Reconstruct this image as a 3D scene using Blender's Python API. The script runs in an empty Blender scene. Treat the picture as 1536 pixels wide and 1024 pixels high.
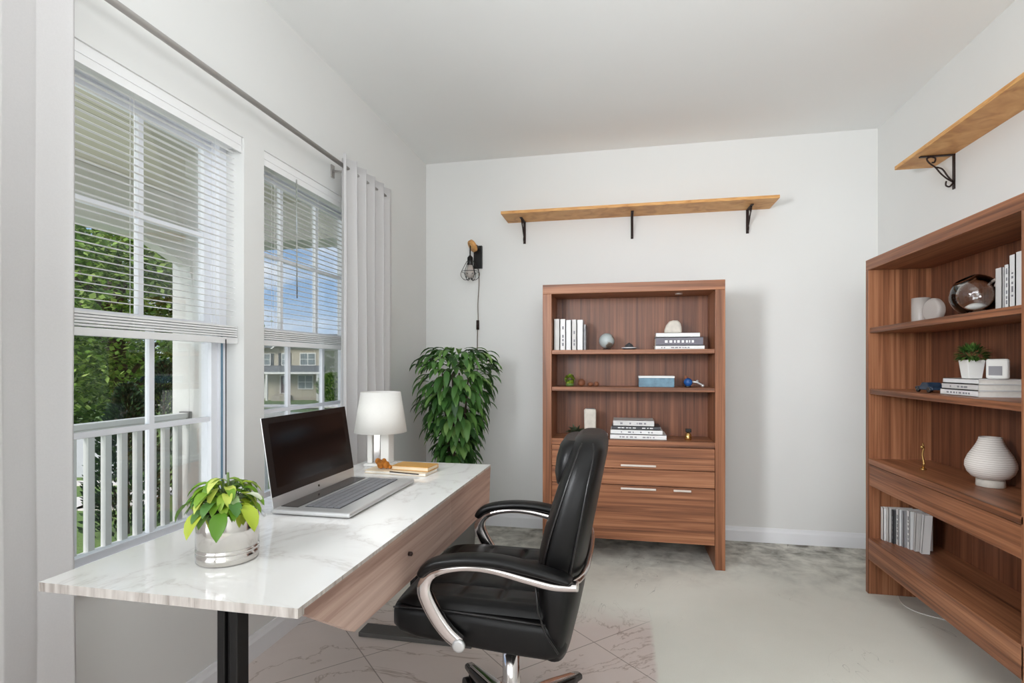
import bpy, math, random
from mathutils import Vector, Matrix
PI = math.pi
random.seed(7)
C = bpy.context.scene.collection
R_ = math.radians

# ------------------------------------------------------------------ materials
def lin(c):
    out = []
    for v in c[:3]:
        v = v / 255.0
        out.append(v / 12.92 if v <= 0.04045 else ((v + 0.055) / 1.055) ** 2.4)
    return (out[0], out[1], out[2], 1.0)

def newmat(name):
    m = bpy.data.materials.new(name); m.use_nodes = True
    nt = m.node_tree
    b = nt.nodes.get('Principled BSDF')
    return m, nt, b

def N(nt, typ, **kw):
    n = nt.nodes.new(typ)
    for k, v in kw.items():
        if k in n.inputs.keys():
            n.inputs[k].default_value = v
        else:
            setattr(n, k, v)
    return n

def coords(nt, scale=(1, 1, 1), loc=(0, 0, 0), rot=(0, 0, 0)):
    tc = nt.nodes.new('ShaderNodeTexCoord')
    mp = nt.nodes.new('ShaderNodeMapping')
    mp.inputs['Scale'].default_value = scale
    mp.inputs['Location'].default_value = loc
    mp.inputs['Rotation'].default_value = rot
    nt.links.new(tc.outputs['Object'], mp.inputs['Vector'])
    return mp.outputs['Vector']

def ramp(nt, fac, stops):
    r = nt.nodes.new('ShaderNodeValToRGB')
    e = r.color_ramp.elements
    while len(e) < len(stops):
        e.new(0.5)
    for i, (p, c) in enumerate(stops):
        e[i].position = p
        e[i].color = c
    nt.links.new(fac, r.inputs['Fac'])
    return r.outputs['Color']

def mixc(nt, fac, a, b):
    m = nt.nodes.new('ShaderNodeMix'); m.data_type = 'RGBA'
    for sock, v in ((m.inputs[0], fac), (m.inputs[6], a), (m.inputs[7], b)):
        if isinstance(v, (int, float, tuple)):
            sock.default_value = v
        else:
            nt.links.new(v, sock)
    return m.outputs[2]

def math_(nt, op, a, b=None, c=None):
    m = nt.nodes.new('ShaderNodeMath'); m.operation = op
    for i, v in enumerate((a, b, c)):
        if v is None: continue
        if isinstance(v, (int, float)): m.inputs[i].default_value = v
        else: nt.links.new(v, m.inputs[i])
    return m.outputs[0]

def bump(nt, b, height, strength=0.2, dist=0.01):
    n = nt.nodes.new('ShaderNodeBump')
    n.inputs['Strength'].default_value = strength
    n.inputs['Distance'].default_value = dist
    nt.links.new(height, n.inputs['Height'])
    nt.links.new(n.outputs['Normal'], b.inputs['Normal'])

def plain(name, rgb, rough=0.5, metal=0.0, var=0.04, nscale=8.0, coat=0.0, spec=0.5, bmp=0.0):
    """flat colour with a slight procedural variation of its own"""
    m, nt, b = newmat(name)
    v = coords(nt)
    n = N(nt, 'ShaderNodeTexNoise', Scale=nscale, Detail=3.0)
    nt.links.new(v, n.inputs['Vector'])
    c = lin(rgb)
    d = tuple(max(0, x * (1 - var)) for x in c[:3]) + (1,)
    e = tuple(min(1, x * (1 + var)) for x in c[:3]) + (1,)
    nt.links.new(ramp(nt, n.outputs['Fac'], [(0.3, d), (0.7, e)]), b.inputs['Base Color'])
    b.inputs['Roughness'].default_value = rough
    b.inputs['Metallic'].default_value = metal
    b.inputs['Coat Weight'].default_value = coat
    b.inputs['Specular IOR Level'].default_value = spec
    if bmp:
        n2 = N(nt, 'ShaderNodeTexNoise', Scale=nscale * 20, Detail=4.0)
        nt.links.new(v, n2.inputs['Vector'])
        bump(nt, b, n2.outputs['Fac'], bmp, 0.003)
    return m

def wood(name, dark, mid, light, axis='X', rough=0.4, freq=60, fine=1.0, pores=True, coat=0.0):
    """grain running along axis, stretched noise"""
    m, nt, b = newmat(name)
    st = {'X': (1.2, freq, freq), 'Y': (freq, 1.2, freq), 'Z': (freq, freq, 1.2)}[axis]
    v = coords(nt, scale=st)
    n = N(nt, 'ShaderNodeTexNoise', Scale=1.0, Detail=5.0, Roughness=0.6, Distortion=0.6)
    nt.links.new(v, n.inputs['Vector'])
    st2 = tuple(s * 0.22 for s in st)
    v2 = coords(nt, scale=st2, loc=(3, 1, 5))
    n2 = N(nt, 'ShaderNodeTexNoise', Scale=1.0, Detail=3.0, Distortion=1.2)
    nt.links.new(v2, n2.inputs['Vector'])
    f = math_(nt, 'ADD', math_(nt, 'MULTIPLY', n.outputs['Fac'], 0.6), math_(nt, 'MULTIPLY', n2.outputs['Fac'], 0.4))
    col = ramp(nt, f, [(0.36, lin(dark)), (0.5, lin(mid)), (0.64, lin(light))])
    nt.links.new(col, b.inputs['Base Color'])
    b.inputs['Roughness'].default_value = rough
    b.inputs['Specular IOR Level'].default_value = 0.35
    b.inputs['Coat Weight'].default_value = coat
    bump(nt, b, n.outputs['Fac'], 0.08, 0.002)
    return m

M = {}
WD, WM, WL = (94, 57, 38), (144, 93, 64), (176, 122, 88)
M['walnut_x'] = wood('walnut_grain_across', WD, WM, WL, 'X')
M['walnut_y'] = wood('walnut_grain_deep', WD, WM, WL, 'Y')
M['walnut_z'] = wood('walnut_grain_upright', WD, WM, WL, 'Z', freq=70)
M['walnut_back'] = wood('walnut_back_panel', (80, 46, 32), (116, 72, 50), (142, 92, 66), 'Z', freq=55)
M['oak'] = wood('pale_pink_oak', (146, 116, 104), (184, 155, 141), (206, 180, 166), 'Y', freq=45, rough=0.45)
M['wall'] = plain('wall_paint', (226, 226, 224), 0.85, var=0.012, nscale=1.5, bmp=0.03)
M['ceil'] = plain('ceiling_paint', (240, 241, 240), 0.9, var=0.01, nscale=1.2, bmp=0.03)
M['trim'] = plain('white_trim_paint', (236, 237, 240), 0.35, var=0.01)
M['vinyl'] = plain('white_vinyl', (240, 242, 248), 0.35, var=0.01)
M['blind'] = plain('white_blind_slat', (240, 240, 240), 0.4, var=0.01)
M['blue'] = plain('blue_grey_track', (98, 134, 158), 0.5)
M['cord'] = plain('dark_cord', (52, 50, 48), 0.6)
M['rod'] = plain('brushed_nickel', (168, 164, 160), 0.4, metal=0.4)
M['black'] = plain('black_metal', (22, 21, 21), 0.35, metal=0.3)
M['iron'] = plain('dark_bronze_iron', (42, 26, 22), 0.5, metal=0.4)
M['leather'] = plain('black_leather', (10, 9, 9), 0.38, var=0.1, nscale=30, spec=0.27, bmp=0.12)
M['piping'] = plain('black_piping', (24, 22, 22), 0.3)
M['chrome'] = plain('chrome', (212, 206, 204), 0.13, metal=1.0, var=0.01)
M['darkplastic'] = plain('dark_plastic', (30, 30, 32), 0.4)
M['silver'] = plain('silver_pot', (214, 210, 206), 0.12, metal=1.0, var=0.02)
M['alu'] = plain('silver_aluminium', (206, 206, 206), 0.32, metal=0.55, var=0.01)
M['keys'] = plain('grey_keys', (120, 120, 124), 0.5)
M['screen'] = plain('dark_screen', (20, 16, 16), 0.12, var=0.02, spec=0.4)
M['white'] = plain('white_ceramic', (232, 230, 226), 0.35)
M['paper'] = plain('paper_pages', (226, 222, 214), 0.8, var=0.05, nscale=60)
M['cover_white'] = plain('white_cover', (226, 226, 226), 0.5, var=0.03)
M['cover_grey'] = plain('grey_cover', (150, 148, 152), 0.5)
M['cover_slate'] = plain('slate_cover', (104, 100, 110), 0.5)
M['cover_pale'] = plain('pale_cover', (204, 202, 200), 0.5)
M['cover_dark'] = plain('dark_cover', (66, 66, 70), 0.5)
M['print_dark'] = plain('dark_print', (128, 128, 134), 0.6)
M['toyblue'] = plain('dark_slate_blue', (40, 56, 76), 0.3, var=0.3, nscale=30)
M['cordgrey'] = plain('grey_brown_cord', (128, 118, 108), 0.7)
M['cover_blue'] = plain('blue_cover', (96, 128, 146), 0.5, var=0.25, nscale=30)
M['stone'] = plain('pale_rough_stone', (205, 198, 188), 0.8, var=0.12, nscale=30, bmp=0.4)
M['amber'] = plain('amber_glass', (170, 105, 40), 0.15, var=0.4, nscale=40)
M['mustard'] = plain('mustard_cover', (196, 146, 72), 0.45, var=0.08)
M['cream'] = plain('cream_board', (222, 204, 176), 0.5)
M['gold'] = plain('gold_metal', (200, 160, 100), 0.25, metal=0.9)
M['plate'] = plain('dark_grey_plate', (84, 82, 80), 0.5)
M['handle'] = plain('brushed_steel', (214, 202, 194), 0.3, metal=0.5)
M['terra'] = plain('brown_clay', (126, 76, 50), 0.7, var=0.15, nscale=20)
M['soil'] = plain('dark_soil', (50, 40, 32), 0.95, var=0.3, nscale=60)
M['pot'] = plain('grey_pot', (120, 118, 116), 0.6)
M['trunk'] = plain('bark', (74, 62, 50), 0.9, var=0.3, nscale=25, bmp=0.4)
M['stem'] = plain('green_stem', (86, 110, 50), 0.5)
M['bluegloss'] = plain('glossy_blue', (34, 84, 150), 0.2, var=0.3, nscale=30)
M['cap'] = plain('black_gloss', (24, 22, 22), 0.2)
M['siding'] = plain('tan_siding', (176, 168, 150), 0.8, var=0.03)
M['shingle'] = plain('grey_shingle', (98, 102, 104), 0.9, var=0.15, nscale=12)
M['shutter'] = plain('dark_shutter', (48, 58, 60), 0.6)
M['houseglass'] = plain('house_glass', (120, 130, 132), 0.3, var=0.3, nscale=3)
M['doorpaint'] = plain('maroon_door', (74, 50, 50), 0.5)
M['brick'] = plain('stone_base', (170, 160, 146), 0.9, var=0.15, nscale=10)
M['porchwhite'] = plain('porch_white', (226, 224, 220), 0.6, var=0.02)
M['porchfloor'] = plain('dark_green_deck', (44, 62, 60), 0.6, var=0.3, nscale=12)
M['pave'] = plain('pale_concrete', (214, 206, 198), 0.9, var=0.05)
M['gardenwall'] = plain('grey_garden_wall', (176, 176, 180), 0.9)
M['mulch'] = plain('mulch', (110, 82, 62), 0.95, var=0.3, nscale=15)

def leafmat(name, stops, rough=0.45, trans=0.25):
    m, nt, b = newmat(name)
    g = nt.nodes.new('ShaderNodeNewGeometry')
    col = ramp(nt, g.outputs['Random Per Island'], [(p, lin(c)) for p, c in stops])
    nt.links.new(col, b.inputs['Base Color'])
    b.inputs['Roughness'].default_value = rough
    t = nt.nodes.new('ShaderNodeBsdfTranslucent')
    nt.links.new(col, t.inputs['Color'])
    mx = nt.nodes.new('ShaderNodeMixShader'); mx.inputs[0].default_value = trans
    nt.links.new(b.outputs[0], mx.inputs[1]); nt.links.new(t.outputs[0], mx.inputs[2])
    nt.links.new(mx.outputs[0], nt.nodes['Material Output'].inputs['Surface'])
    return m
M['leaf_big'] = leafmat('deep_green_leaf', [(0, (40, 76, 36)), (0.5, (72, 116, 54)), (0.85, (104, 148, 74)), (1, (140, 178, 100))])
M['leaf_lime'] = leafmat('lime_leaf', [(0, (84, 130, 30)), (0.4, (128, 168, 50)), (0.75, (176, 192, 60)), (1, (206, 214, 120))])
M['leaf_var'] = leafmat('variegated_leaf', [(0, (70, 118, 50)), (0.5, (126, 160, 90)), (1, (214, 218, 196))])
M['leaf_tree'] = leafmat('tree_leaf', [(0, (60, 88, 30)), (0.5, (104, 138, 52)), (0.85, (158, 184, 88)), (1, (200, 216, 130))], 0.6, 0.35)
M['leaf_dark'] = leafmat('dark_conifer', [(0, (18, 38, 24)), (0.6, (36, 62, 34)), (1, (64, 92, 48))], 0.7, 0.1)
M['leaf_shelf'] = leafmat('shelf_plant_leaf', [(0, (40, 74, 28)), (0.6, (78, 116, 50)), (1, (120, 150, 80))])
M['leaf_succ'] = leafmat('succulent_leaf', [(0, (50, 64, 48)), (1, (96, 112, 84))])

def glassmat(name='clear_window_glass', refl=0.5):
    m, nt, b = newmat(name)
    nt.nodes.remove(b)
    t = nt.nodes.new('ShaderNodeBsdfTransparent'); t.inputs[0].default_value = (0.97, 0.98, 0.98, 1)
    g = nt.nodes.new('ShaderNodeBsdfGlossy'); g.inputs['Roughness'].default_value = 0.02
    lw = nt.nodes.new('ShaderNodeFresnel'); lw.inputs[0].default_value = 1.35
    mx = nt.nodes.new('ShaderNodeMixShader')
    nt.links.new(math_(nt, 'MULTIPLY', lw.outputs[0], refl), mx.inputs[0])
    nt.links.new(t.outputs[0], mx.inputs[1]); nt.links.new(g.outputs[0], mx.inputs[2])
    nt.links.new(mx.outputs[0], nt.nodes['Material Output'].inputs['Surface'])
    return m
M['glass'] = glassmat()
M['bulbglass'] = glassmat('bulb_glass', 1.0)

def clearmat(name, rgb, ior=1.45, rough=0.02):
    m, nt, b = newmat(name)
    b.inputs['Base Color'].default_value = lin(rgb)
    b.inputs['Transmission Weight'].default_value = 0.92
    b.inputs['IOR'].default_value = ior
    v = coords(nt); n = N(nt, 'ShaderNodeTexNoise', Scale=6.0)
    nt.links.new(v, n.inputs['Vector'])
    nt.links.new(math_(nt, 'MULTIPLY', n.outputs['Fac'], rough * 2), b.inputs['Roughness'])
    return m
M['crystal'] = glassmat('clear_bowl_glass', 2.2)
M['acrylic'] = clearmat('clear_acrylic', (240, 240, 240), 1.3, 0.05)

def shademat(name, rgb, trans=0.5, rough=0.8):
    m, nt, b = newmat(name)
    v = coords(nt, scale=(250, 250, 250)); n = N(nt, 'ShaderNodeTexNoise', Scale=1.0)
    nt.links.new(v, n.inputs['Vector'])
    c = lin(rgb)
    col = ramp(nt, n.outputs['Fac'], [(0.3, tuple(x * .97 for x in c[:3]) + (1,)), (0.7, c)])
    nt.links.new(col, b.inputs['Base Color']); b.inputs['Roughness'].default_value = rough
    t = nt.nodes.new('ShaderNodeBsdfTranslucent'); nt.links.new(col, t.inputs['Color'])
    mx = nt.nodes.new('ShaderNodeMixShader'); mx.inputs[0].default_value = trans
    nt.links.new(b.outputs[0], mx.inputs[1]); nt.links.new(t.outputs[0], mx.inputs[2])
    nt.links.new(mx.outputs[0], nt.nodes['Material Output'].inputs['Surface'])
    return m
M['curtain'] = shademat('white_curtain_fabric', (230, 228, 228), 0.35)
M['shade'] = shademat('white_lamp_shade', (246, 244, 240), 0.35)
M['candle'] = shademat('frosted_pale_glass', (214, 206, 200), 0.4, 0.3)

def marble():
    m, nt, b = newmat('white_marble')
    v = coords(nt, scale=(1, 1, 1), rot=(0, 0, 0.6))
    n = N(nt, 'ShaderNodeTexNoise', Scale=2.2, Detail=8.0, Roughness=0.6, Distortion=1.4)
    nt.links.new(v, n.inputs['Vector'])
    vein = math_(nt, 'ABSOLUTE', math_(nt, 'SUBTRACT', n.outputs['Fac'], 0.5))
    c1 = ramp(nt, vein, [(0.0, lin((218, 215, 212))), (0.012, lin((231, 229, 227))), (0.05, lin((236, 235, 233)))])
    nt.links.new(c1, b.inputs['Base Color'])
    b.inputs['Roughness'].default_value = 0.09
    b.inputs['Specular IOR Level'].default_value = 0.5
    return m
M['marble'] = marble()
def marble_edge():
    m, nt, b = newmat('veined_marble_edge')
    v = coords(nt, scale=(60, 60, 6), rot=(0, 0.5, 0))
    n = N(nt, 'ShaderNodeTexNoise', Scale=1.0, Detail=4.0, Distortion=0.8)
    nt.links.new(v, n.inputs['Vector'])
    nt.links.new(ramp(nt, n.outputs['Fac'], [(0.30, lin((150, 141, 134))), (0.44, lin((184, 176, 170))), (0.7, lin((206, 200, 194)))]), b.inputs['Base Color'])
    b.inputs['Roughness'].default_value = 0.3
    return m
M['marble_edge'] = marble_edge()

def pine():
    m, nt, b = newmat('knotty_pine')
    v = coords(nt, scale=(3, 3, 3))
    st = coords(nt, scale=(2.2, 2.2, 2.2))
    kn = N(nt, 'ShaderNodeTexVoronoi', Scale=1.0, feature='F1')
    kn.inputs['Scale'].default_value = 2.6
    nt.links.new(coords(nt, scale=(1, 1, 1), loc=(0.31, 0.12, 0.2)), kn.inputs['Vector'])
    knot = ramp(nt, kn.outputs['Distance'], [(0.0, (1, 1, 1, 1)), (0.035, (1, 1, 1, 1)), (0.06, (0, 0, 0, 1))])
    g = N(nt, 'ShaderNodeTexNoise', Scale=1.0, Detail=3.0, Distortion=1.0)
    nt.links.new(coords(nt, scale=(9, 9, 60)), g.inputs['Vector'])
    base = ramp(nt, g.outputs['Fac'], [(0.3, lin((188, 130, 68))), (0.5, lin((212, 156, 92))), (0.7, lin((224, 174, 108)))])
    nt.links.new(mixc(nt, knot, base, lin((104, 54, 34))), b.inputs['Base Color'])
    b.inputs['Roughness'].default_value = 0.5
    return m
M['pine'] = pine()

def floor_mat():
    m, nt, b = newmat('worn_carpet_and_marble_tile')
    tc = nt.nodes.new('ShaderNodeTexCoord'); sep = nt.nodes.new('ShaderNodeSeparateXYZ')
    nt.links.new(tc.outputs['Object'], sep.inputs[0])
    X, Y = sep.outputs[0], sep.outputs[1]
    def noise(scale, detail=4.0, dist=0.0, st=(1, 1, 1), loc=(0, 0, 0)):
        n = N(nt, 'ShaderNodeTexNoise', Scale=scale, Detail=detail, Distortion=dist, Roughness=0.6)
        nt.links.new(coords(nt, scale=st, loc=loc), n.inputs['Vector']); return n.outputs['Fac']
    # carpet
    fine = noise(220, 2)
    carpet = mixc(nt, noise(3.0, 5), lin((242, 241, 232)), lin((228, 227, 217)))
    carpet = mixc(nt, math_(nt, 'MULTIPLY', fine, 0.16), carpet, lin((150, 146, 134)))
    # gritty dirt by the back wall, plus even shade painted in under the bookcase
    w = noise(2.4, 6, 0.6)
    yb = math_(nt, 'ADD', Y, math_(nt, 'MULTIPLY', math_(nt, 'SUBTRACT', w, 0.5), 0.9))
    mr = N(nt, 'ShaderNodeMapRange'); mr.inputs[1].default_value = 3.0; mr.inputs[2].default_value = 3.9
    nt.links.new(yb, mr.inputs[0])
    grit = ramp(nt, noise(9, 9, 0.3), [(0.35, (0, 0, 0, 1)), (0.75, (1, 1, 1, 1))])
    dirt_and_shade = math_(nt, 'MULTIPLY', mr.outputs[0], math_(nt, 'ADD', math_(nt, 'MULTIPLY', grit, 1.0), 0.12))
    carpet = mixc(nt, dirt_and_shade, carpet, lin((84, 78, 68)))
    # thin dark scratches
    sc = noise(5.5, 2, 2.0, (1.0, 0.35, 1), (4, 2, 0))
    scr = math_(nt, 'ABSOLUTE', math_(nt, 'SUBTRACT', sc, 0.5))
    scm = ramp(nt, scr, [(0.0, (1, 1, 1, 1)), (0.0025, (0, 0, 0, 1))])
    gate = ramp(nt, noise(1.7, 2, 0, (1, 1, 1), (9, 3, 0)), [(0.55, (0, 0, 0, 1)), (0.62, (1, 1, 1, 1))])
    carpet = mixc(nt, math_(nt, 'MULTIPLY', math_(nt, 'MULTIPLY', scm, gate), 0.6), carpet, lin((90, 84, 74)))
    # tile
    t1 = noise(2.0, 7, 1.5)
    tile = mixc(nt, t1, lin((226, 215, 210)), lin((210, 197, 190)))
    vein = math_(nt, 'ABSOLUTE', math_(nt, 'SUBTRACT', noise(1.6, 6, 1.8, (1, 1, 1), (2, 7, 0)), 0.5))
    tile = mixc(nt, ramp(nt, vein, [(0.0, (0.7, 0.7, 0.7, 1)), (0.012, (0, 0, 0, 1))]), tile, lin((160, 140, 128)))
    def line(s):
        u = math_(nt, 'FRACT', math_(nt, 'DIVIDE', math_(nt, 'SUBTRACT', s, 2.23 - 6.15), 0.615))
        return math_(nt, 'LESS_THAN', u, 0.010)
    g = math_(nt, 'MAXIMUM', line(math_(nt, 'ADD', X, Y)), line(math_(nt, 'ADD', math_(nt, 'SUBTRACT', Y, X), -0.25)))
    tile = mixc(nt, math_(nt, 'MULTIPLY', g, 0.75), tile, lin((120, 106, 98)))
    ex = N(nt, 'ShaderNodeMapRange'); ex.inputs[1].default_value = 0.135; ex.inputs[2].default_value = 0.115
    nt.links.new(math_(nt, 'ADD', X, math_(nt, 'MULTIPLY', math_(nt, 'SUBTRACT', noise(8, 2), 0.5), 0.02)), ex.inputs[0])
    ey = N(nt, 'ShaderNodeMapRange'); ey.inputs[1].default_value = 2.75; ey.inputs[2].default_value = 2.45
    nt.links.new(math_(nt, 'ADD', Y, math_(nt, 'MULTIPLY', math_(nt, 'SUBTRACT', w, 0.5), 0.5)), ey.inputs[0])
    mask = math_(nt, 'MULTIPLY', ex.outputs[0], ey.outputs[0])
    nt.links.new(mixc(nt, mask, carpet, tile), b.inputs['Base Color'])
    rr = N(nt, 'ShaderNodeMapRange'); rr.inputs[3].default_value = 0.95; rr.inputs[4].default_value = 0.3
    nt.links.new(mask, rr.inputs[0]); nt.links.new(rr.outputs[0], b.inputs['Roughness'])
    bump(nt, b, fine, 0.15, 0.004)
    return m
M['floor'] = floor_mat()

def grass_mat():
    m, nt, b = newmat('lawn_grass')
    n = N(nt, 'ShaderNodeTexNoise', Scale=1.5, Detail=6.0)
    nt.links.new(coords(nt), n.inputs['Vector'])
    n2 = N(nt, 'ShaderNodeTexNoise', Scale=40.0, Detail=3.0)
    nt.links.new(coords(nt), n2.inputs['Vector'])
    c = mixc(nt, n.outputs['Fac'], lin((92, 118, 58)), lin((120, 142, 74)))
    c = mixc(nt, math_(nt, 'MULTIPLY', n2.outputs['Fac'], 0.5), c, lin((70, 96, 42)))
    nt.links.new(c, b.inputs['Base Color']); b.inputs['Roughness'].default_value = 0.95
    bump(nt, b, n2.outputs['Fac'], 0.5, 0.05)
    return m
M['grass'] = grass_mat()

def bead_mat():
    m, nt, b = newmat('beadboard_soffit')
    tc = nt.nodes.new('ShaderNodeTexCoord'); sep = nt.nodes.new('ShaderNodeSeparateXYZ')
    nt.links.new(tc.outputs['Object'], sep.inputs[0])
    u = math_(nt, 'FRACT', math_(nt, 'MULTIPLY', sep.outputs[0], 10.0))
    l = math_(nt, 'LESS_THAN', u, 0.1)
    c = mixc(nt, math_(nt, 'MULTIPLY', l, 0.5), lin((226, 220, 204)), lin((150, 144, 130)))
    nt.links.new(c, b.inputs['Base Color']); b.inputs['Roughness'].default_value = 0.7
    return m
M['bead'] = bead_mat()

def vase_mat():
    m, nt, b = newmat('ribbed_white_clay')
    w = N(nt, 'ShaderNodeTexWave', Scale=38.0, Distortion=2.0); w.bands_direction = 'Z'
    nt.links.new(coords(nt), w.inputs['Vector'])
    nt.links.new(ramp(nt, w.outputs['Fac'], [(0, lin((206, 198, 190))), (0.6, lin((232, 226, 220)))]), b.inputs['Base Color'])
    b.inputs['Roughness'].default_value = 0.75
    bump(nt, b, w.outputs['Fac'], 0.12, 0.001)
    return m
M['vase'] = vase_mat()
def globe_mat():
    m, nt, b = newmat('globe_map')
    n = N(nt, 'ShaderNodeTexNoise', Scale=14.0, Detail=6.0); nt.links.new(coords(nt), n.inputs['Vector'])
    nt.links.new(ramp(nt, n.outputs['Fac'], [(0.5, lin((170, 178, 178))), (0.56, lin((120, 108, 96))), (0.62, lin((80, 66, 58)))]), b.inputs['Base Color'])
    b.inputs['Roughness'].default_value = 0.3
    return m
M['globe'] = globe_mat()

# ------------------------------------------------------------------ mesh helpers
class MB:
    def __init__(s): s.v = []; s.f = []; s.smooth = []; s.mi = []; s.cur = 0
    def add(s, vs, fs, smooth=False):
        o = len(s.v); s.v += [tuple(v) for v in vs]
        for f in fs: s.f.append(tuple(i + o for i in f)); s.smooth.append(smooth); s.mi.append(s.cur)
        return s
    def box(s, x0, x1, y0, y1, z0, z1):
        if x0 > x1: x0, x1 = x1, x0
        if y0 > y1: y0, y1 = y1, y0
        if z0 > z1: z0, z1 = z1, z0
        return s.add([(x0, y0, z0), (x1, y0, z0), (x1, y1, z0), (x0, y1, z0), (x0, y0, z1), (x1, y0, z1), (x1, y1, z1), (x0, y1, z1)],
                     [(3, 2, 1, 0), (4, 5, 6, 7), (0, 1, 5, 4), (1, 2, 6, 5), (2, 3, 7, 6), (3, 0, 4, 7)])
    def prism(s, poly, a, b, axis='Y'):
        """poly in the two other axes, extruded from a to b along axis"""
        n = len(poly)
        def p(q, t):
            return {'Y': (q[0], t, q[1]), 'X': (t, q[0], q[1]), 'Z': (q[0], q[1], t)}[axis]
        vs = [p(q, a) for q in poly] + [p(q, b) for q in poly]
        fs = [tuple(range(n)), tuple(range(2 * n - 1, n - 1, -1))]
        fs += [(i, i + n, (i + 1) % n + n, (i + 1) % n) for i in range(n)]
        return s.add(vs, fs)
    def rings(s, rings, cap=True, closed=False, smooth=True):
        n = len(rings[0]); vs = [p for r in rings for p in r]; fs = []
        m = len(rings)
        for i in range(m if closed else m - 1):
            a = i * n; b = ((i + 1) % m) * n
            for j in range(n):
                k = (j + 1) % n
                fs.append((a + j, a + k, b + k, b + j))
        s.add(vs, fs, smooth)
        if cap and not closed:
            o = len(s.v) - len(vs)
            s.f.append(tuple(o + j for j in range(n - 1, -1, -1))); s.smooth.append(False); s.mi.append(s.cur)
            s.f.append(tuple(o + (m - 1) * n + j for j in range(n))); s.smooth.append(False); s.mi.append(s.cur)
        return s
    def lathe(s, prof, n=32, c=(0, 0, 0), cap=True, axis='Z'):
        rs = []
        for r, z in prof:
            ring = []
            for j in range(n):
                t = 2 * PI * j / n
                x, y = r * math.cos(t), r * math.sin(t)
                q = {'Z': (x, y, z), 'X': (z, x, y), 'Y': (y, z, x)}[axis]
                ring.append((q[0] + c[0], q[1] + c[1], q[2] + c[2]))
            rs.append(ring)
        return s.rings(rs, cap=cap)
    def cyl(s, c, r, h, n=24, axis='Z'):
        return s.lathe([(r, 0), (r, h)], n, c, True, axis)
    def sphere(s, c, r, n=20, m=12, sc=(1, 1, 1)):
        rs = []
        for i in range(m + 1):
            p = PI * i / m
            rr = max(1e-4, math.sin(p)) * r; z = -math.cos(p) * r
            rs.append([(c[0] + rr * math.cos(2 * PI * j / n) * sc[0], c[1] + rr * math.sin(2 * PI * j / n) * sc[1], c[2] + z * sc[2]) for j in range(n)])
        return s.rings(rs)
    def tube(s, pts, r, n=8, closed=False, sec=None):
        """round tube (or section sec(i)-> list of (u,v)) swept along pts"""
        pts = [Vector(p) for p in pts]; rs = []; m = len(pts)
        up0 = None
        for i, p in enumerate(pts):
            a = pts[(i - 1) % m] if (closed or i > 0) else p
            b = pts[(i + 1) % m] if (closed or i < m - 1) else p
            t = (b - a).normalized()
            if up0 is None:
                up0 = Vector((0, 0, 1)) if abs(t.z) < 0.9 else Vector((1, 0, 0))
            u = (up0 - t * up0.dot(t)).normalized(); up0 = u
            w = t.cross(u)
            rr = r[i] if isinstance(r, (list, tuple)) else r
            rs.append([tuple(p + u * (math.cos(2 * PI * j / n) * rr) + w * (math.sin(2 * PI * j / n) * rr)) for j in range(n)])
        return s.rings(rs, cap=not closed, closed=closed)
    def build(s, name, mat, parent=None, loc=(0, 0, 0), rot=(0, 0, 0), bevel=0, seg=2, sub=0, thick=0):
        me = bpy.data.meshes.new(name)
        me.from_pydata(s.v, [], s.f); me.update()
        for p, sm in zip(me.polygons, s.smooth): p.use_smooth = sm
        mats = mat if isinstance(mat, (list, tuple)) else [mat]
        for mm in mats: me.materials.append(mm)
        if len(mats) > 1:
            for p, k in zip(me.polygons, s.mi): p.material_index = k
        o = bpy.data.objects.new(name, me); C.objects.link(o)
        o.location = loc; o.rotation_euler = rot
        if parent is not None: o.parent = parent
        if thick:
            q = o.modifiers.new('solidify', 'SOLIDIFY'); q.thickness = thick; q.offset = 0
        if bevel:
            q = o.modifiers.new('bevel', 'BEVEL'); q.width = bevel; q.segments = seg; q.limit_method = 'ANGLE'; q.angle_limit = R_(40)
            q.harden_normals = False
        if sub:
            q = o.modifiers.new('sub', 'SUBSURF'); q.levels = sub; q.render_levels = sub
        return o

def thing(name, label, cat, loc=(0, 0, 0), rz=0, group=None, rot=None):
    o = bpy.data.objects.new(name, None); C.objects.link(o)
    o.empty_display_size = 0.1
    o.location = loc; o.rotation_euler = rot if rot else (0, 0, rz)
    o['label'] = label; o['category'] = cat
    if group: o['group'] = group
    return o
def tag(o, label, cat, group=None, kind=None):
    o['label'] = label; o['category'] = cat
    if group: o['group'] = group
    if kind: o['kind'] = kind
    return o
def struct(o): o['kind'] = 'structure'; return o
def sroot(name, loc=(0, 0, 0), rz=0):
    o = bpy.data.objects.new(name, None); C.objects.link(o); o.location = loc; o.rotation_euler = (0, 0, rz)
    o['kind'] = 'structure'; return o

def spline(pts, k=8):
    """Catmull-Rom through pts"""
    P = [Vector(p) for p in pts]; out = []
    for i in range(len(P) - 1):
        p0 = P[max(i - 1, 0)]; p1 = P[i]; p2 = P[i + 1]; p3 = P[min(i + 2, len(P) - 1)]
        for j in range(k):
            t = j / k
            out.append(0.5 * ((2 * p1) + (-p0 + p2) * t + (2 * p0 - 5 * p1 + 4 * p2 - p3) * t * t + (-p0 + 3 * p1 - 3 * p2 + p3) * t ** 3))
    out.append(P[-1]); return out

def sup(n, a, b, e=4.0):
    """superellipse ring, half sizes a, b"""
    r = []
    for j in range(n):
        t = 2 * PI * (j + 0.5) / n
        c, s_ = math.cos(t), math.sin(t)
        r.append((a * math.copysign(abs(c) ** (2 / e), c), b * math.copysign(abs(s_) ** (2 / e), s_)))
    return r

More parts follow.
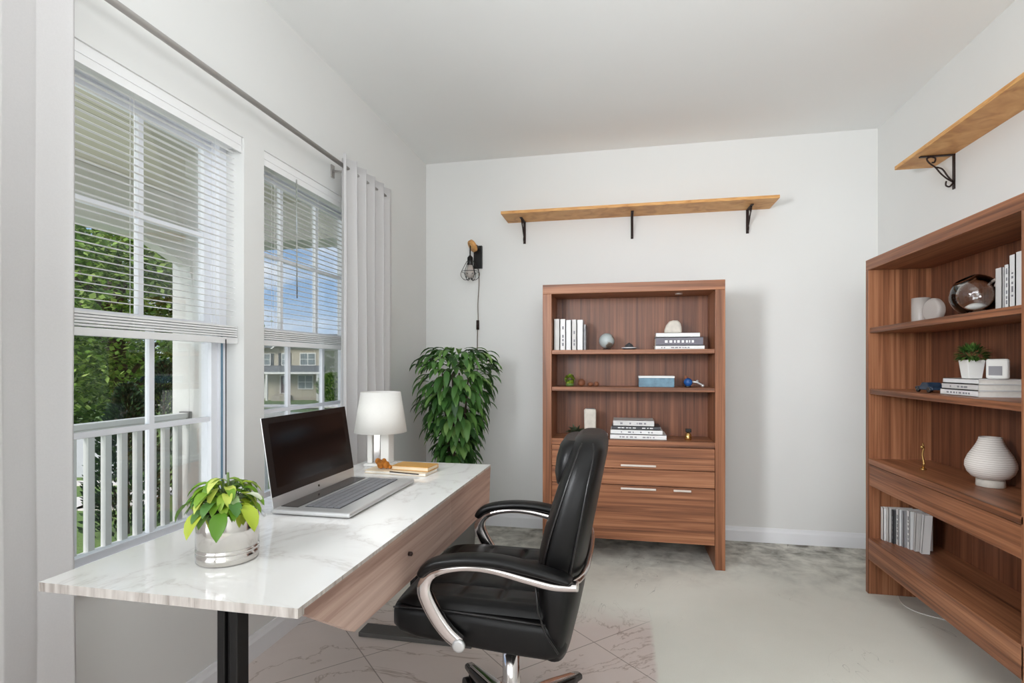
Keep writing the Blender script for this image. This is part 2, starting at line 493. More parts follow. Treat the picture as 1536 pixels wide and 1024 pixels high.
# ------------------------------------------------------------------ the room
XL, XR, YB, YF, H = -1.49, 1.63, 3.93, -3.0, 2.75
WZ0, WZ1 = 0.592, 2.112
W1 = (0.965, 1.895); W2 = (2.018, 2.948); W3 = (-0.95, 0.45)
TH = 0.17
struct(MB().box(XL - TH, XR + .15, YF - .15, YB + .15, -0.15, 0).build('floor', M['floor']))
struct(MB().box(XL - TH, XR + .15, YF - .15, YB + .15, H, H + .2).build('ceiling', M['ceil']))
struct(MB().box(XL - TH, XR + .15, YB, YB + .15, 0, H).build('wall_back', M['wall']))
struct(MB().box(XR, XR + .15, YF, YB, 0, H).build('wall_right', M['wall']))
struct(MB().box(XL - TH, XR + .15, YF - .15, YF, 0, H).build('wall_front', M['wall']))
wl = MB(); x0, x1 = XL - TH, XL
wl.box(x0, x1, YF, YB, 0, WZ0); wl.box(x0, x1, YF, YB, WZ1, H)
ys = [YF, W3[0], W3[1], W1[0], W1[1], W2[0], W2[1], YB]
for i in range(0, 8, 2): wl.box(x0, x1, ys[i], ys[i + 1], WZ0, WZ1)
struct(wl.build('wall_left', M['wall']))
def baseboard(name, poly_axis, a, b, at, sgn):
    prof = [(0, 0), (0.014, 0), (0.014, 0.07), (0.009, 0.082), (0.006, 0.098), (0, 0.098)]
    m = MB()
    if poly_axis == 'X': m.prism([(at + sgn * p[0], p[1]) for p in prof], a, b, 'X')
    else: m.prism([(at + sgn * p[0], p[1]) for p in prof], a, b, 'Y')
    return struct(m.build(name, M['trim']))
baseboard('baseboard_back', 'X', XL, XR, YB, -1)
baseboard('baseboard_left', 'Y', YF, YB, XL, 1)
baseboard('baseboard_right', 'Y', YF, YB, XR, -1)

# ------------------------------------------------------------------ windows
def window(n, y0, y1, muntins):
    w = sroot('window_%d' % n)
    fx0, fx1 = XL - 0.165, XL - 0.08          # frame depth
    fr = MB(); t = 0.028
    fr.box(fx0, fx1, y0, y0 + t, WZ0, WZ1); fr.box(fx0, fx1, y1 - t - 0.012, y1, WZ0, WZ1)
    fr.box(fx0, fx1, y0, y1, WZ1 - t, WZ1); fr.box(fx0, fx1, y0, y1, WZ0, WZ0 + .012)
    fr.build('window_frame', M['vinyl'], w, bevel=0.002)
    def sash(name, xc, z0, z1, yo):
        m = MB(); s_ = 0.032
        a, b = y0 + t, y1 - t - 0.012
        m.box(xc - .014, xc + .014, a, a + s_, z0, z1); m.box(xc - .014, xc + .014, b - s_, b, z0, z1)
        sb = s_ if z0 > 1 else .024
        m.box(xc - .0138, xc + .0138, a + s_, b - s_, z0, z0 + sb); m.box(xc - .0138, xc + .0138, a + s_, b - s_, z1 - s_, z1)
        zc = (z0 + z1) / 2 + (.0 if z0 > 1 else .004)
        m.box(xc - .009, xc + .009, a + s_, b - s_, zc - .009, zc + .009)
        for y in muntins:
            for q0, q1 in ((z0 + sb, zc - .009), (zc + .009, z1 - s_)): m.box(xc - .009, xc + .009, y + yo - .010, y + yo + .010, q0, q1)
        sh = m.build(name, M['vinyl'], w)
        MB().box(xc - .002, xc + .002, a + .01, b - .01, z0 + .006, z1 - .01).build('window_glass', M['glass'], sh)
    zm = 1.352
    sash('upper_sash', XL - 0.135, zm - .018, WZ1 - t, 0)
    sash('lower_sash', XL - 0.103, WZ0 + .012, zm + .018, 0.012)
    MB().box(fx1 - .001, fx1 + .003, y1 - t - .004, y1 - t + .004, WZ0 + .02, zm - .02).build('jamb_track', M['blue'], w)  # thin blue-grey strip along the lower jamb
    st = MB().box(XL - .085, XL + .03, y0 - .03, y1 + .03, WZ0 - .022, WZ0)
    st.build('window_sill', M['trim'], w, bevel=0.004)
    # corner bead lines of the plaster return
    return w
window(1, W1[0], W1[1], (1.265, 1.545))
window(2, W2[0], W2[1], (2.319, 2.621))
# added window opening to carry a fill light, out of view by the curtain
w3 = sroot('window_3'); m = MB()
m.box(XL - .16, XL - .09, W3[0], W3[0] + .04, WZ0, WZ1).box(XL - .16, XL - .09, W3[1] - .04, W3[1], WZ0, WZ1)
m.box(XL - .16, XL - .09, W3[0], W3[1], WZ1 - .04, WZ1).box(XL - .16, XL - .09, W3[0], W3[1], WZ0, WZ0 + .04)
m.box(XL - .14, XL - .11, -.27, -.23, WZ0, WZ1).build('window_frame', M['vinyl'], w3)

def blind(label, y0, y1, wand_y, wand_mat, wand_len, pull=None):
    b = thing('window_blind', label, 'blind', (XL - .04, y0 + .006, WZ1), 0, 'mini blinds in the windows')
    L = y1 - y0 - .012
    MB().box(-.028, .028, 0, L, -.042, 0).build('headrail', M['blind'], b, bevel=0.002)
    MB().box(.029, .033, 0, L, -.062, 0).box(.033, .036, 0, L, -.062, -.056).box(.033, .036, 0, L, -.034, -.030).build('valance', M['blind'], b)
    sl = MB(); zb = 1.362 - WZ1; n = int((-.06 - zb) / 0.0235)
    for i in range(n):
        z = -.06 - .0235 * i
        # slightly crowned slat
        sl.rings([[(-.007, 0.003, z), (0, 0.003, z + .0016), (.007, 0.003, z), (.007, 0.003, z - .0008), (0, 0.003, z + .0008), (-.007, 0.003, z - .0008)],
                  [(-.007, L - .003, z), (0, L - .003, z + .0016), (.007, L - .003, z), (.007, L - .003, z - .0008), (0, L - .003, z + .0008), (-.007, L - .003, z - .0008)]], smooth=False)
    s_ = sl.build('slats', M['blind'], b)
    st = MB()
    for k in range(5): st.box(-.0145, .0145, 0.002, L - .002, zb - .006 - .009 * k, zb - .0135 - .009 * k + .0015)
    st.box(-.016, .016, 0, L, zb - .075, zb - .052)
    st.build('bottom_rail', M['blind'], b)
    cd = MB()
    for f in (.12, .5, .88):
        for x in (-.0075, .0075):
            cd.box(x - .0005, x + .0005, L * f - .0006, L * f + .0006, zb - .05, -.04)
    cd.build('ladder_cord', M['blind'], b)
    wd = MB().tube([(.045, wand_y - y0, -.05), (.048, wand_y - y0, -.05 - wand_len)], .0028, 8)
    wd.build('tilt_wand', wand_mat, b)
    if pull: MB().tube([(.018, pull - y0, zb - .06), (.018, pull - y0, -1.335)], .0022, 6).build('pull_cord', M['cord'], b)
    return b
blind('white mini blind on the larger left window, lowered to the middle', W1[0], W1[1], 1.06, M['acrylic'], .60, 1.815)
blind('white mini blind on the right window, half hidden by the curtain', W2[0], W2[1], 2.235, M['acrylic'], 0.55)

# curtain rod and curtains
rod = thing('curtain_rod', 'long grey metal curtain rod above the windows', 'curtain rod', (-1.395, 0.2, 2.215))
MB().tube([(0, 0, 0), (0, 2.42, 0)], .011, 14).build('rod', M['rod'], rod)
for yy in (0.6, 2.36):
    MB().box(-.095, -.088, yy - .014, yy + .014, -.035, .03).tube([(-.09, yy, 0), (-.012, yy, -.012)], .006, 8).build('bracket', M['rod'], rod)
rg = MB().tube([(0, 2.42, 0), (-.0, 2.80, 0)], .009, 12).build('rod_end', M['rod'], rod)

def curtain(label, y0, y1, folds, amp, x=-1.385, ztop=2.262, zbot=.02, seed=1, phase=0):
    c = thing('curtain', label, 'curtain', (x, y0, zbot), 0, 'white panels on the curtain rod')
    rnd = random.Random(seed); nu, nv = folds * 16, 26
    ph = [rnd.uniform(-.25, .25) for _ in range(folds + 1)]
    vs, fs = [], []
    W = y1 - y0; Hh = ztop - zbot
    for j in range(nv + 1):
        v = j / nv
        for i in range(nu + 1):
            u = i / nu
            k = u * folds
            a = amp * (0.75 + 0.25 * math.sin(5 * u + 1)) * (0.8 + .3 * (1 - v))
            wob = .006 * math.sin(9 * v + 7 * u)
            xx = a * math.sin(2 * PI * k + ph[int(min(k, folds - 1))] * 0 + phase) + wob * (1 - v)
            yy = W * u + .012 * math.sin(4 * PI * k + 2 * phase) * (1)
            vs.append((xx, yy, Hh * v))
    for j in range(nv):
        for i in range(nu):
            q = j * (nu + 1) + i
            fs.append((q, q + 1, q + nu + 2, q + nu + 1))
    m = MB(); m.add(vs, fs, True)
    m.build('curtain_panel', M['curtain'], c, thick=.003)
    return c
curtain('white curtain panel hanging close beside the camera, at the left edge', 0.50, 1.138, 4, .012, seed=3, phase=2.2, x=-1.39)
curtain('white pleated curtain panel on the far side of the windows behind lamp', 2.45, 3.02, 5, .034, seed=5, phase=.6, x=-1.385)

# ------------------------------------------------------------------ desk
desk = thing('desk', 'desk with white marble top and pale wood drawer fronts by the window', 'desk', (-.89, 1.64, 0))
DX0, DX1, DY0, DY1 = -.30, .30, -.745, .735
top = MB()
top.box(DX0, DX1, DY0, DY1, .741, .75).box(DX0, DX1, DY0, DY0 + .02, .731, .741)
top.cur = 1
tb = top.build('desktop', [M['marble'], M['marble_edge']], desk)
for p in tb.data.polygons:
    p.material_index = 0 if p.normal.z > .5 else 1
a = MB()
# drawer fronts: near end mitred back under the top
yj = .155
a.prism([(DY0 + .021, .7405), (yj - .002, .7405), (yj - .002, .575), (-.53, .603), (DY0 + .021, .7305)], .2805, .2995, 'X')
d1 = a.build('drawer_front', M['oak'], desk)
MB().lathe([(.006, 0), (.006, .01), (.003, .012)], 12, (.2995, -.22, .672), True, 'X').build('drawer_knob', M['iron'], d1)
MB().prism([(yj + .002, .7405), (DY1 - .004, .7405), (DY1 - .03, .565), (yj + .002, .575)], .2805, .2995, 'X').build('drawer_front', M['oak'], desk)
MB().prism([(-.64, .7405), (.70, .7405), (.70, .62), (-.50, .63)], .05, .28, 'X').build('drawer_case', M['oak'], desk)
MB().prism([(.05, .7405), (.2803, .7405), (.2803, .62), (.05, .62)], DY1 - .034, DY1 - .030, 'Y').build('end_panel', M['oak'], desk)
for y in (-.545, .60):
    lg = MB().box(-.027, -.006, y - .02, y + .02, .02, .731).box(.006, .027, y - .02, y + .02, .02, .741).box(-.006, .006, y - .012, y + .012, .03, .741)
    l = lg.build('leg', M['black'], desk, bevel=.003)
    MB().box(-.26, .26, y - .045, y + .045, .0, .02).build('foot_plate', M['plate'], l, bevel=.003)

# ------------------------------------------------------------------ laptop
lap = thing('laptop', 'large open silver laptop with a black screen on the desk', 'laptop', (-.91, 1.69, .7505))
LD, LW = .128, .25
MB().box(-LD - .005, LD, -LW, LW, .003, .017).build('base', M['alu'], lap, bevel=.006, seg=3)
MB().box(-.120, -.062, -.215, .222, .017, .0186).build('speaker_strip', M['screen'], lap)
MB().box(-.045, .072, -.205, .222, .017, .0178).build('keyboard_tray', M['darkplastic'], lap)
kb = MB()
for r in range(5):
    x = -.043 + r * .0230
    y = -.202; 
    rnd = random.Random(r)
    while y < .215:
        w = .0255 if rnd.random() < .8 else .046
        if r == 4 and abs(y) < .02: w = .14
        w = min(w, .219 - y)
        kb.box(x + .001, x + .0212, y + .001, y + w - .0015, .0176, .0205)
        y += w
kb.build('keys', M['keys'], lap)
lid = MB(); 
lid.box(-.001, .003, -LW, LW, 0, .276)
L = lid.build('lid', M['alu'], lap, loc=(-LD + .004, 0, .016), rot=(0, R_(-9), 0), bevel=.002)
MB().box(.003, .0036, -LW + .0005, LW - .0005, .034, .2755).build('bezel', M['cap'], L)
MB().box(.0036, .0040, -LW + .03, LW - .03, .058, .256).build('screen', M['screen'], L)
MB().lathe([(.004, 0), (.004, .0012)], 16, (.003, 0, .018), True, 'X').build('camera_dot', M['cap'], L)
MB().tube([(-LD, -LW + .03, .012), (-LD, LW - .03, .012)], .009, 12).build('hinge', M['alu'], lap)
sty = MB().tube([(0, 0, 0), (.05, 0, 0)], .0045, 10).tube([(.05, 0, 0), (.064, 0, 0)], [.0045, .001], 10)
tag(sty.build('pen', M['alu'], None, loc=(-1.045, 1.42, .7555), rot=(0, 0, 2.4)), 'short silver pen lying beside the laptop corner nearest the plant', 'pen')

# ------------------------------------------------------------------ table lamp
lamp = thing('table_lamp', 'table lamp with white drum shade on clear block base', 'lamp', (-1.075, 2.262, .7505))
MB().box(-.06, .06, -.05, .05, 0, .012).build('base_plate', M['white'], lamp, bevel=.003)
MB().box(-.052, -.028, -.03, .03, .012, .158).box(.012, .052, -.03, .03, .012, .158).build('glass_block', M['white'], lamp, bevel=.004)
MB().box(-.024, .008, -.022, .022, .012, .16).build('metal_column', M['chrome'], lamp, bevel=.002)
MB().box(-.045, .045, -.028, .028, .158, .162).cyl((0, 0, .162), .008, .04).build('socket', M['chrome'], lamp)
sh = []
for r, z in ((.116, .15), (.088, .330)):
    sh.append([(r * math.cos(2 * PI * j / 48), r * math.sin(2 * PI * j / 48), z) for j in range(48)])
MB().rings(sh, cap=False).build('lamp_shade', M['shade'], lamp, thick=.002)
MB().sphere((0, 0, .225), .026, 16, 10, (1, 1, 1.25)).build('bulb', M['white'], lamp)

# boards, notebook and amber on the desk
brd = thing('notebook', 'cream notebook lying flat on the desk in front of the lamp', 'notebook', (-.91, 2.12, .7505), R_(-4))
MB().box(-.15, .13, -.05, .07, 0, .002).box(-.15, .13, -.05, .07, .010, .012).build('cover', M['cream'], brd, bevel=.001)
MB().box(-.147, .128, -.048, .068, .002, .010).build('page_block', M['paper'], brd)
MB().tube([(-.03, -.052, .012), (.10, -.052, .008)], .0022, 8).build('ribbon', M['iron'], brd)
nb = thing('notebook', 'mustard yellow notebook lying on top of the cream notebook', 'notebook', (-.865, 2.145, .7630), R_(-6))
MB().box(-.085, .085, -.045, .055, 0, .003).box(-.085, .085, -.045, .055, .015, .018).box(-.085, .085, .052, .055, 0, .018).build('cover', M['mustard'], nb, bevel=.0015)
MB().box(-.082, .082, -.042, .052, .003, .015).build('page_block', M['cream'], nb)
am = MB(); rnd = random.Random(4)
for (cx, cy, cz, r) in ((0, 0, .02, .02), (.022, .004, .017, .017), (-.012, -.004, .033, .014), (.014, 0, .034, .012), (.04, .004, .009, .009)):
    am.sphere((cx, cy, cz), r, 6, 4)
am.smooth = [False] * len(am.smooth)
tag(am.build('mineral_rock', M['amber'], None, loc=(-1.005, 2.118, .7627)), 'rough amber coloured mineral rock beside the lamp base', 'rock')

# ------------------------------------------------------------------ leaves
def leaf(m, p, d, L, W, droop=.6, fold=.25, seg=5, up=None, round_=False):
    """single leaf, blade from p along d, drooping"""
    p = Vector(p); d = Vector(d).normalized()
    z = Vector((0, 0, 1)) if up is None else Vector(up)
    side = d.cross(z)
    if side.length < 1e-3: side = Vector((1, 0, 0))
    side.normalize()
    vs, fs = [], []
    q = p.copy(); dd = d.copy()
    for i in range(seg + 1):
        t = i / seg
        w = W * (math.sin(PI * min(1, t * .92 + .06)) ** (.8 if not round_ else .55)) * (1.15 - .35 * t)
        if i == seg: w = W * .03
        n = side.cross(dd).normalized()
        if n.z < 0 and dd.z > -.99: n = n
        vs += [q - side * w * .5 + n * abs(w) * fold, q, q + side * w * .5 + n * abs(w) * fold]
        q = q + dd * (L / seg)
        dd = (dd + Vector((0, 0, -1)) * droop / seg).normalized()
    for i in range(seg):
        a = i * 3
        fs += [(a, a + 1, a + 4, a + 3), (a + 1, a + 2, a + 5, a + 4)]
    m.add(vs, fs, True)

# desk plant in a silver pot
dp = thing('potted_plant', 'lime green leafy plant in a shiny silver pot on desk corner', 'plant', (-.904, 1.095, .7505))
MB().lathe([(.060, 0), (.066, .003), (.067, .012), (.067, .020), (.0645, .022), (.0645, .024), (.067, .026), (.067, .030), (.0645, .032), (.0645, .034), (.0665, .036), (.066, .112), (.0645, .1135), (.063, .112), (.062, .10), (.06, .095)], 48).build('pot', M['silver'], dp)
MB().lathe([(.001, .1), (.062, .1)], 32, cap=False).build('soil', M['soil'], dp)
stm = MB(); lf = MB(); lv = MB(); rnd = random.Random(11)
for k in range(84):
    an = rnd.uniform(0, 2 * PI)
    r = rnd.uniform(.005, .056); h = .182 - r * r * 11 + rnd.uniform(-.035, .004)
    if math.cos(an) > .2 and math.sin(an) < 0: h -= .015
    tip = Vector((math.cos(an) * r - .006, math.sin(an) * r, h))
    base = Vector((math.cos(an) * .012, math.sin(an) * .012, .1))
    mid = (tip + base) * .5 + Vector((0, 0, .02))
    if k % 2 == 0: stm.tube([base, mid, tip], .0013, 5)
    dr = Vector((math.cos(an), math.sin(an), rnd.uniform(-.25, .25)))
    leaf(lf if rnd.random() < .72 else lv, tip, dr, rnd.uniform(.04, .06), rnd.uniform(.018, .028), 1.9, .18)
for an, h in ((3.6, .14), (3.0, .15), (5.2, .12), (4.6, .125), (5.9, .13)):
    tip = Vector((math.cos(an) * .06, math.sin(an) * .06, h))
    leaf(lf, tip, (math.cos(an), math.sin(an), -.2), .075, .036, 2.2, .15)
    stm.tube([(0, 0, .1), tip], .0015, 5)
stm.tube([(0, 0, .1), (.002, 0, .17), (.0, 0, .20)], .0028, 6)
stm.build('stems', M['stem'], dp)
lf.build('leaves', M['leaf_lime'], dp); lv.build('variegated_leaves', M['leaf_var'], dp)['label'] = 'pale white and green variegated leaves'

# tall plant in the corner
bp = thing('potted_plant', 'tall bushy dark green plant in the corner behind the desk', 'plant', (-1.085, 3.40, 0))
MB().lathe([(.10, 0), (.125, .01), (.15, .30), (.155, .33), (.145, .33), (.14, .30)], 36).build('pot', M['pot'], bp)
MB().lathe([(.001, .30), (.142, .30)], 28, cap=False).build('soil', M['soil'], bp)
tr = MB()
for k in range(4):
    an = k * 1.6
    tr.tube([(math.cos(an) * .03, math.sin(an) * .03, .29), (math.cos(an) * .05, math.sin(an) * .05, .7), (math.cos(an) * .09, math.sin(an) * .09, 1.15)], [.012, .009, .005], 8)
tr.build('trunk', M['trunk'], bp)
lf = MB(); rnd = random.Random(21)
def prof(z):  # crown radius by height
    pts = [(.36, .12), (.50, .17), (.62, .17), (.74, .20), (.86, .245), (.98, .29), (1.1, .325), (1.2, .32), (1.27, .27), (1.32, .16)]
    for (a, b), (c, d) in zip(pts, pts[1:]):
        if a <= z <= c: return b + (d - b) * (z - a) / (c - a)
    return .1
for k in range(820):
    z = .38 + (1.31 - .38) * rnd.random() ** .85
    an = rnd.uniform(0, 2 * PI); R = prof(z) * (rnd.uniform(.35, 1.0) ** .5)
    R = max(R - .085, .02)
    R *= 1 + .10 * math.sin(3 * an + 5 * z)
    p = (math.cos(an) * R, math.sin(an) * R, z + rnd.uniform(-.02, .02))
    up = .35 if z > 1.15 else rnd.uniform(-.6, .15)
    leaf(lf, p, (math.cos(an + rnd.uniform(-.5, .5)), math.sin(an + rnd.uniform(-.5, .5)), up), rnd.uniform(.095, .15), rnd.uniform(.030, .046), rnd.uniform(1.2, 2.6), .16)
lf.build('foliage', M['leaf_big'], bp)

# ------------------------------------------------------------------ office chair (faces -X)
CX, CY = -.345, 1.655
ch = thing('office_chair', 'black leather office chair with chrome arms pulled up to desk', 'chair', (CX, CY, 0))
def L_(x, y, z): return (x - CX, y - CY, z)
# seat shell
def seat_ring(x, zlo, zhi, hw, e=5.0, n=40):
    zc, hh = (zlo + zhi) / 2, (zhi - zlo) / 2
    return [L_(x, CY + a, zc + b) for a, b in sup(n, hw, hh, e)]
ss = [(-.640, .468, .520, .215), (-.634, .455, .532, .236), (-.61, .442, .540, .25), (-.56, .432, .545, .258), (-.45, .424, .546, .262), (-.36, .418, .543, .264),
      (-.27, .412, .538, .264), (-.20, .407, .534, .260), (-.165, .410, .53, .25), (-.15, .425, .52, .235), (-.145, .445, .505, .20)]
MB().rings([seat_ring(*s_) for s_ in ss]).build('seat', M['leather'], ch)
# quilted cushion
q = MB(); nx, ny = 60, 60; vs = []; fs = []
for i in range(nx + 1):
    for j in range(ny + 1):
        u, v = i / nx, j / ny
        x = -.630 + .422 * u; y = (v - .5) * 2
        e = max(abs(y), abs((u - .52) / .52) if u < .52 else 0)
        hw = .248 - .02 * max(0, .15 - u) / .15
        edge = 1 - max(0, abs(y) - .9) / .1
        ef = min(1, u / .09)
        rim = math.sqrt(max(0, edge)) if edge < 1 else 1
        rimf = math.sin(ef * PI / 2)
        gx = abs(((u - .12) / .29) % 1 - .5) * 2; gy = abs(((y + 1) / .5) % 1 - .5) * 2   # 0 centre 1 line
        inside = 1 if (u > .12 and abs(y) < .82) else 0
        groove = (max(0, gx - .86) / .14) ** 2 + (max(0, gy - .86) / .14) ** 2
        puff = (1 - gx ** 4) * (1 - gy ** 4) * .007 if inside else .004
        z = .530 + (.012 + .012 * min(1, u / .3)) * rim * rimf + puff * rimf - (.004 * min(1, groove) if inside else 0) - .010 * u * .5
        vs.append(L_(x, CY + y * hw, z))
for i in range(nx):
    for j in range(ny):
        a_ = i * (ny + 1) + j
        fs.append((a_, a_ + 1, a_ + ny + 2, a_ + ny + 1))
q.add(vs, fs, True)
q.build('seat_cushion', M['leather'], ch)
ppd = {-1: MB(), 1: MB()}
for sy in (-1, 1):
    pp = ppd[sy]
    pp.tube([L_(x, CY + sy * hw * 1.003, zhi - .012) for x, zlo, zhi, hw in ss[1:8]], .0028, 6)
# backrest: loft over height
def bring(z, xf, xr, hw, e=3.2, n=40):
    xc, hx = (xf + xr) / 2, (xr - xf) / 2
    return [L_(xc + a, CY + b, z) for a, b in sup(n, hx, hw, e)]
bs = [(.615, -.238, -.115, .226), (.63, -.243, -.108, .240), (.68, -.236, -.098, .247), (.74, -.222, -.086, .250), (.80, -.203, -.074, .248), (.86, -.184, -.063, .240),
      (.91, -.168, -.053, .226), (.94, -.158, -.047, .207), (.965, -.150, -.045, .183), (.983, -.142, -.048, .156), (.993, -.134, -.055, .128), (1.0, -.120, -.068, .09)]
MB().rings([bring(*s_) for s_ in bs]).build('backrest', M['leather'], ch)
# lower shell that wraps the back of the seat
lo = [(.405, -.205, -.165, .22), (.42, -.22, -.145, .245), (.50, -.228, -.125, .258), (.56, -.235, -.112, .262), (.61, -.24, -.105, .262), (.628, -.236, -.108, .256)]
MB().rings([bring(*s_) for s_ in lo]).build('back_shell', M['leather'], ch)
# lumbar and headrest pads on the front face
hr = [(.845, -.182, -.14, .10), (.86, -.196, -.13, .135), (.89, -.200, -.12, .15), (.93, -.196, -.11, .15), (.965, -.186, -.105, .138), (.985, -.172, -.105, .11)]
MB().rings([bring(*s_, e=2.6) for s_ in hr]).build('headrest', M['leather'], ch)
for sy in (-1, 1):
    pp = ppd[sy]
    pp.tube([L_(xf + .030, CY + sy * hw * .965, z) for z, xf, xr, hw in bs[1:10]], .0028, 6)
    pp.tube([L_(xr - .034, CY + sy * hw * .975, z) for z, xf, xr, hw in bs[1:10]], .0028, 6)
    pp.tube([L_(x, CY + sy * .262, z) for x, z in ((-.225, .625), (-.22, .56), (-.20, .50), (-.165, .45))], .0028, 6)
for sy in (-1, 1): ppd[sy].build('piping', M['piping'], ch)
# arms
armc = [(-.112, .640), (-.174, .638), (-.243, .650), (-.331, .667), (-.403, .669), (-.468, .657), (-.508, .636), (-.524, .602), (-.512, .565), (-.486, .523), (-.455, .487), (-.424, .464)]
wid = [.010, .012, .012, .011, .010, .011, .015, .020, .021, .021, .020, .019]
for sy in (-1, 1):
    yc = CY + sy * .285
    P = spline([(x, wdt, z) for (x, z), wdt in zip(armc, wid)], 6)
    rs = []
    for i, p in enumerate(P):
        a_ = P[max(i - 1, 0)]; b_ = P[min(i + 1, len(P) - 1)]
        t = Vector((b_.x - a_.x, 0, b_.z - a_.z)).normalized(); nrm = Vector((-t.z, 0, t.x))
        f = i / (len(P) - 1)
        hw = .019 if f < .5 else .015
        ring = []
        for (u, v) in sup(14, p.y, hw, 3.0):
            w = Vector((p.x, yc, p.z)) + nrm * u + Vector((0, v, 0))
            ring.append(L_(*w))
        rs.append(ring)
    am_ = MB().rings(rs).build('armrest', M['chrome'], ch)
    MB().lathe([(.001, -.004), (.017, -.004), (.017, .004), (.012, .006), (.001, .006)] if sy > 0 else [(.001, .004), (.017, .004), (.017, -.004), (.012, -.006), (.001, -.006)], 20,
               L_(-.424, yc + sy * .014, .464), True, 'Y').build('arm_bolt', M['alu'], am_)
    pd = [(-.535, .634, .012), (-.520, .655, .017), (-.485, .674, .018), (-.403, .688, .018), (-.313, .688, .018), (-.226, .674, .017), (-.150, .658, .013), (-.128, .652, .006)]
    P = spline([(x, hh, z) for x, z, hh in pd], 6); rs = []
    for i, p in enumerate(P):
        a_ = P[max(i - 1, 0)]; b_ = P[min(i + 1, len(P) - 1)]
        t = Vector((b_.x - a_.x, 0, b_.z - a_.z)).normalized(); nrm = Vector((-t.z, 0, t.x))
        end = min(1, i / 4 + .35, (len(P) - 1 - i) / 5 + .4)
        rs.append([L_(*(Vector((p.x, yc, p.z)) + nrm * u * .8 + Vector((0, v, 0)))) for u, v in sup(16, p.y, .029 * end, 2.6)])
    MB().rings(rs).build('arm_pad', M['leather'], am_)
# chrome band wrapping the back
bd = []
for k in range(13):
    a_ = -PI / 2 + PI * k / 12
    bd.append(L_(-.16 + .062 * math.cos(a_), CY + .285 * math.copysign(abs(math.sin(a_)) ** .5, math.sin(a_)), .638))
MB().tube(bd, .009, 8).build('back_band', M['chrome'], ch)
# mechanism, column, star base
MB().box(-.10, .10, -.07, .07, .385, .428).build('tilt_mechanism', M['darkplastic'], ch, bevel=.01)
MB().tube([(.04, 0, .40), (.05, -.10, .405), (.05, -.19, .40)], .006, 8).build('tilt_lever', M['black'], ch)
MB().lathe([(.030, .10), (.030, .22), (.027, .225), (.027, .30), (.017, .302), (.017, .40)], 28).build('gas_cylinder', M['chrome'], ch)
MB().lathe([(.052, .07), (.058, .09), (.05, .125), (.034, .14)], 28).build('base_hub', M['chrome'], ch)
def caster(m_parent, x, y, an):
    cs = MB()
    for sgn in (-1, 1):
        c = Vector((x, y, .028)) + Vector((-math.sin(an), math.cos(an), 0)) * sgn * .014
        rs = []
        for w_ in (-.009, .009):
            cc = c + Vector((-math.sin(an), math.cos(an), 0)) * w_
            rs.append([tuple(cc + Vector((math.cos(an), math.sin(an), 0)) * .028 * math.cos(t) + Vector((0, 0, .028 * math.sin(t)))) for t in [2 * PI * j / 20 for j in range(20)]])
        cs.rings(rs)
    cs.tube([(x, y, .028), (x, y, .085)], .008, 8)
    return cs.build('caster', M['black'], m_parent)
for k in range(5):
    an = R_(57) + k * 2 * PI / 5
    d = Vector((math.cos(an), math.sin(an), 0)); s_ = Vector((-math.sin(an), math.cos(an), 0))
    rs = []
    for t, hw, z0, z1 in ((.03, .034, .095, .150), (.10, .030, .088, .142), (.2, .025, .080, .126), (.29, .021, .076, .110), (.345, .016, .074, .098)):
        rs.append([tuple(d * t + s_ * a_ + Vector((0, 0, (z0 + z1) / 2 + b_))) for a_, b_ in sup(16, hw, (z1 - z0) / 2, 3)])
    lg = MB().rings(rs).build('leg', M['cap'], ch)
    rs = []
    for t, hw, z in ((.04, .022, .151), (.12, .020, .142), (.2, .017, .127), (.30, .013, .108), (.335, .009, .100)):
        rs.append([tuple(d * t + s_ * a_ + Vector((0, 0, z + b_))) for a_, b_ in sup(12, hw, .004, 2.4)])
    MB().rings(rs).build('leg_trim', M['chrome'], lg)
    caster(lg, *(d * .325).to_tuple()[:2], an)

# ------------------------------------------------------------------ books
def book(label, L, W, T, loc, rz=0, upright=True, lean=0.0, cover='cover_white', group=None, title=None, mark=True, rnd=random.Random(3)):
    r = thing('book', label, 'book', loc, group=group, rot=(0, -PI / 2 + lean, rz) if upright else (0, 0, rz))
    m = MB(); t = .0022
    m.box(0, L, 0, W, 0, t).box(0, L, 0, W, T - t, T).box(0, L, 0, t, 0, T)
    m0 = m
    MB().box(.003, L - .003, t, W - .003, t, T - t).build('page_block', M['paper'], r)
    if mark:
        s_ = m; m.cur = 1; x = L * rnd.uniform(.12, .25)
        while x < L * .8:
            w = rnd.uniform(.006, .022)
            s_.box(x, x + w, -.0004, .0, T * .32, T * .62)
            x += w + rnd.uniform(.004, .012)
            if rnd.random() < .25: x += .03
    m.build('cover', [M[cover], M['print_dark' if title is None else title]], r)
    return r

# ------------------------------------------------------------------ bookcase against the back wall
B1X0, B1X1, B1Y0, B1Y1, B1H = -.494, .583, 3.33, 3.86, 1.703
bc = thing('bookcase', 'walnut bookcase with drawers standing against the back wall', 'bookcase', ((B1X0 + B1X1) / 2, B1Y0, 0))
ox, oy = (B1X0 + B1X1) / 2, B1Y0
hwid = (B1X1 - B1X0) / 2; t = .056
def bx(x0, x1, y0, y1, z0, z1, name, mat, parent=bc, bevel=.002): return MB().box(x0, x1, y0, y1, z0, z1).build(name, mat, parent, bevel=bevel)
bx(-hwid, -hwid + t, 0, B1Y1 - oy, 0, B1H - .058, 'side_panel', M['walnut_z'])
bx(hwid - t, hwid, 0, B1Y1 - oy, 0, B1H - .058, 'side_panel', M['walnut_z'])
bx(-hwid, hwid, 0, B1Y1 - oy, B1H - .058, B1H, 'top_panel', M['walnut_x'])
iw = hwid - t
bx(-iw, iw, .27, .29, .14, B1H - .058, 'back_panel', M['walnut_back'])
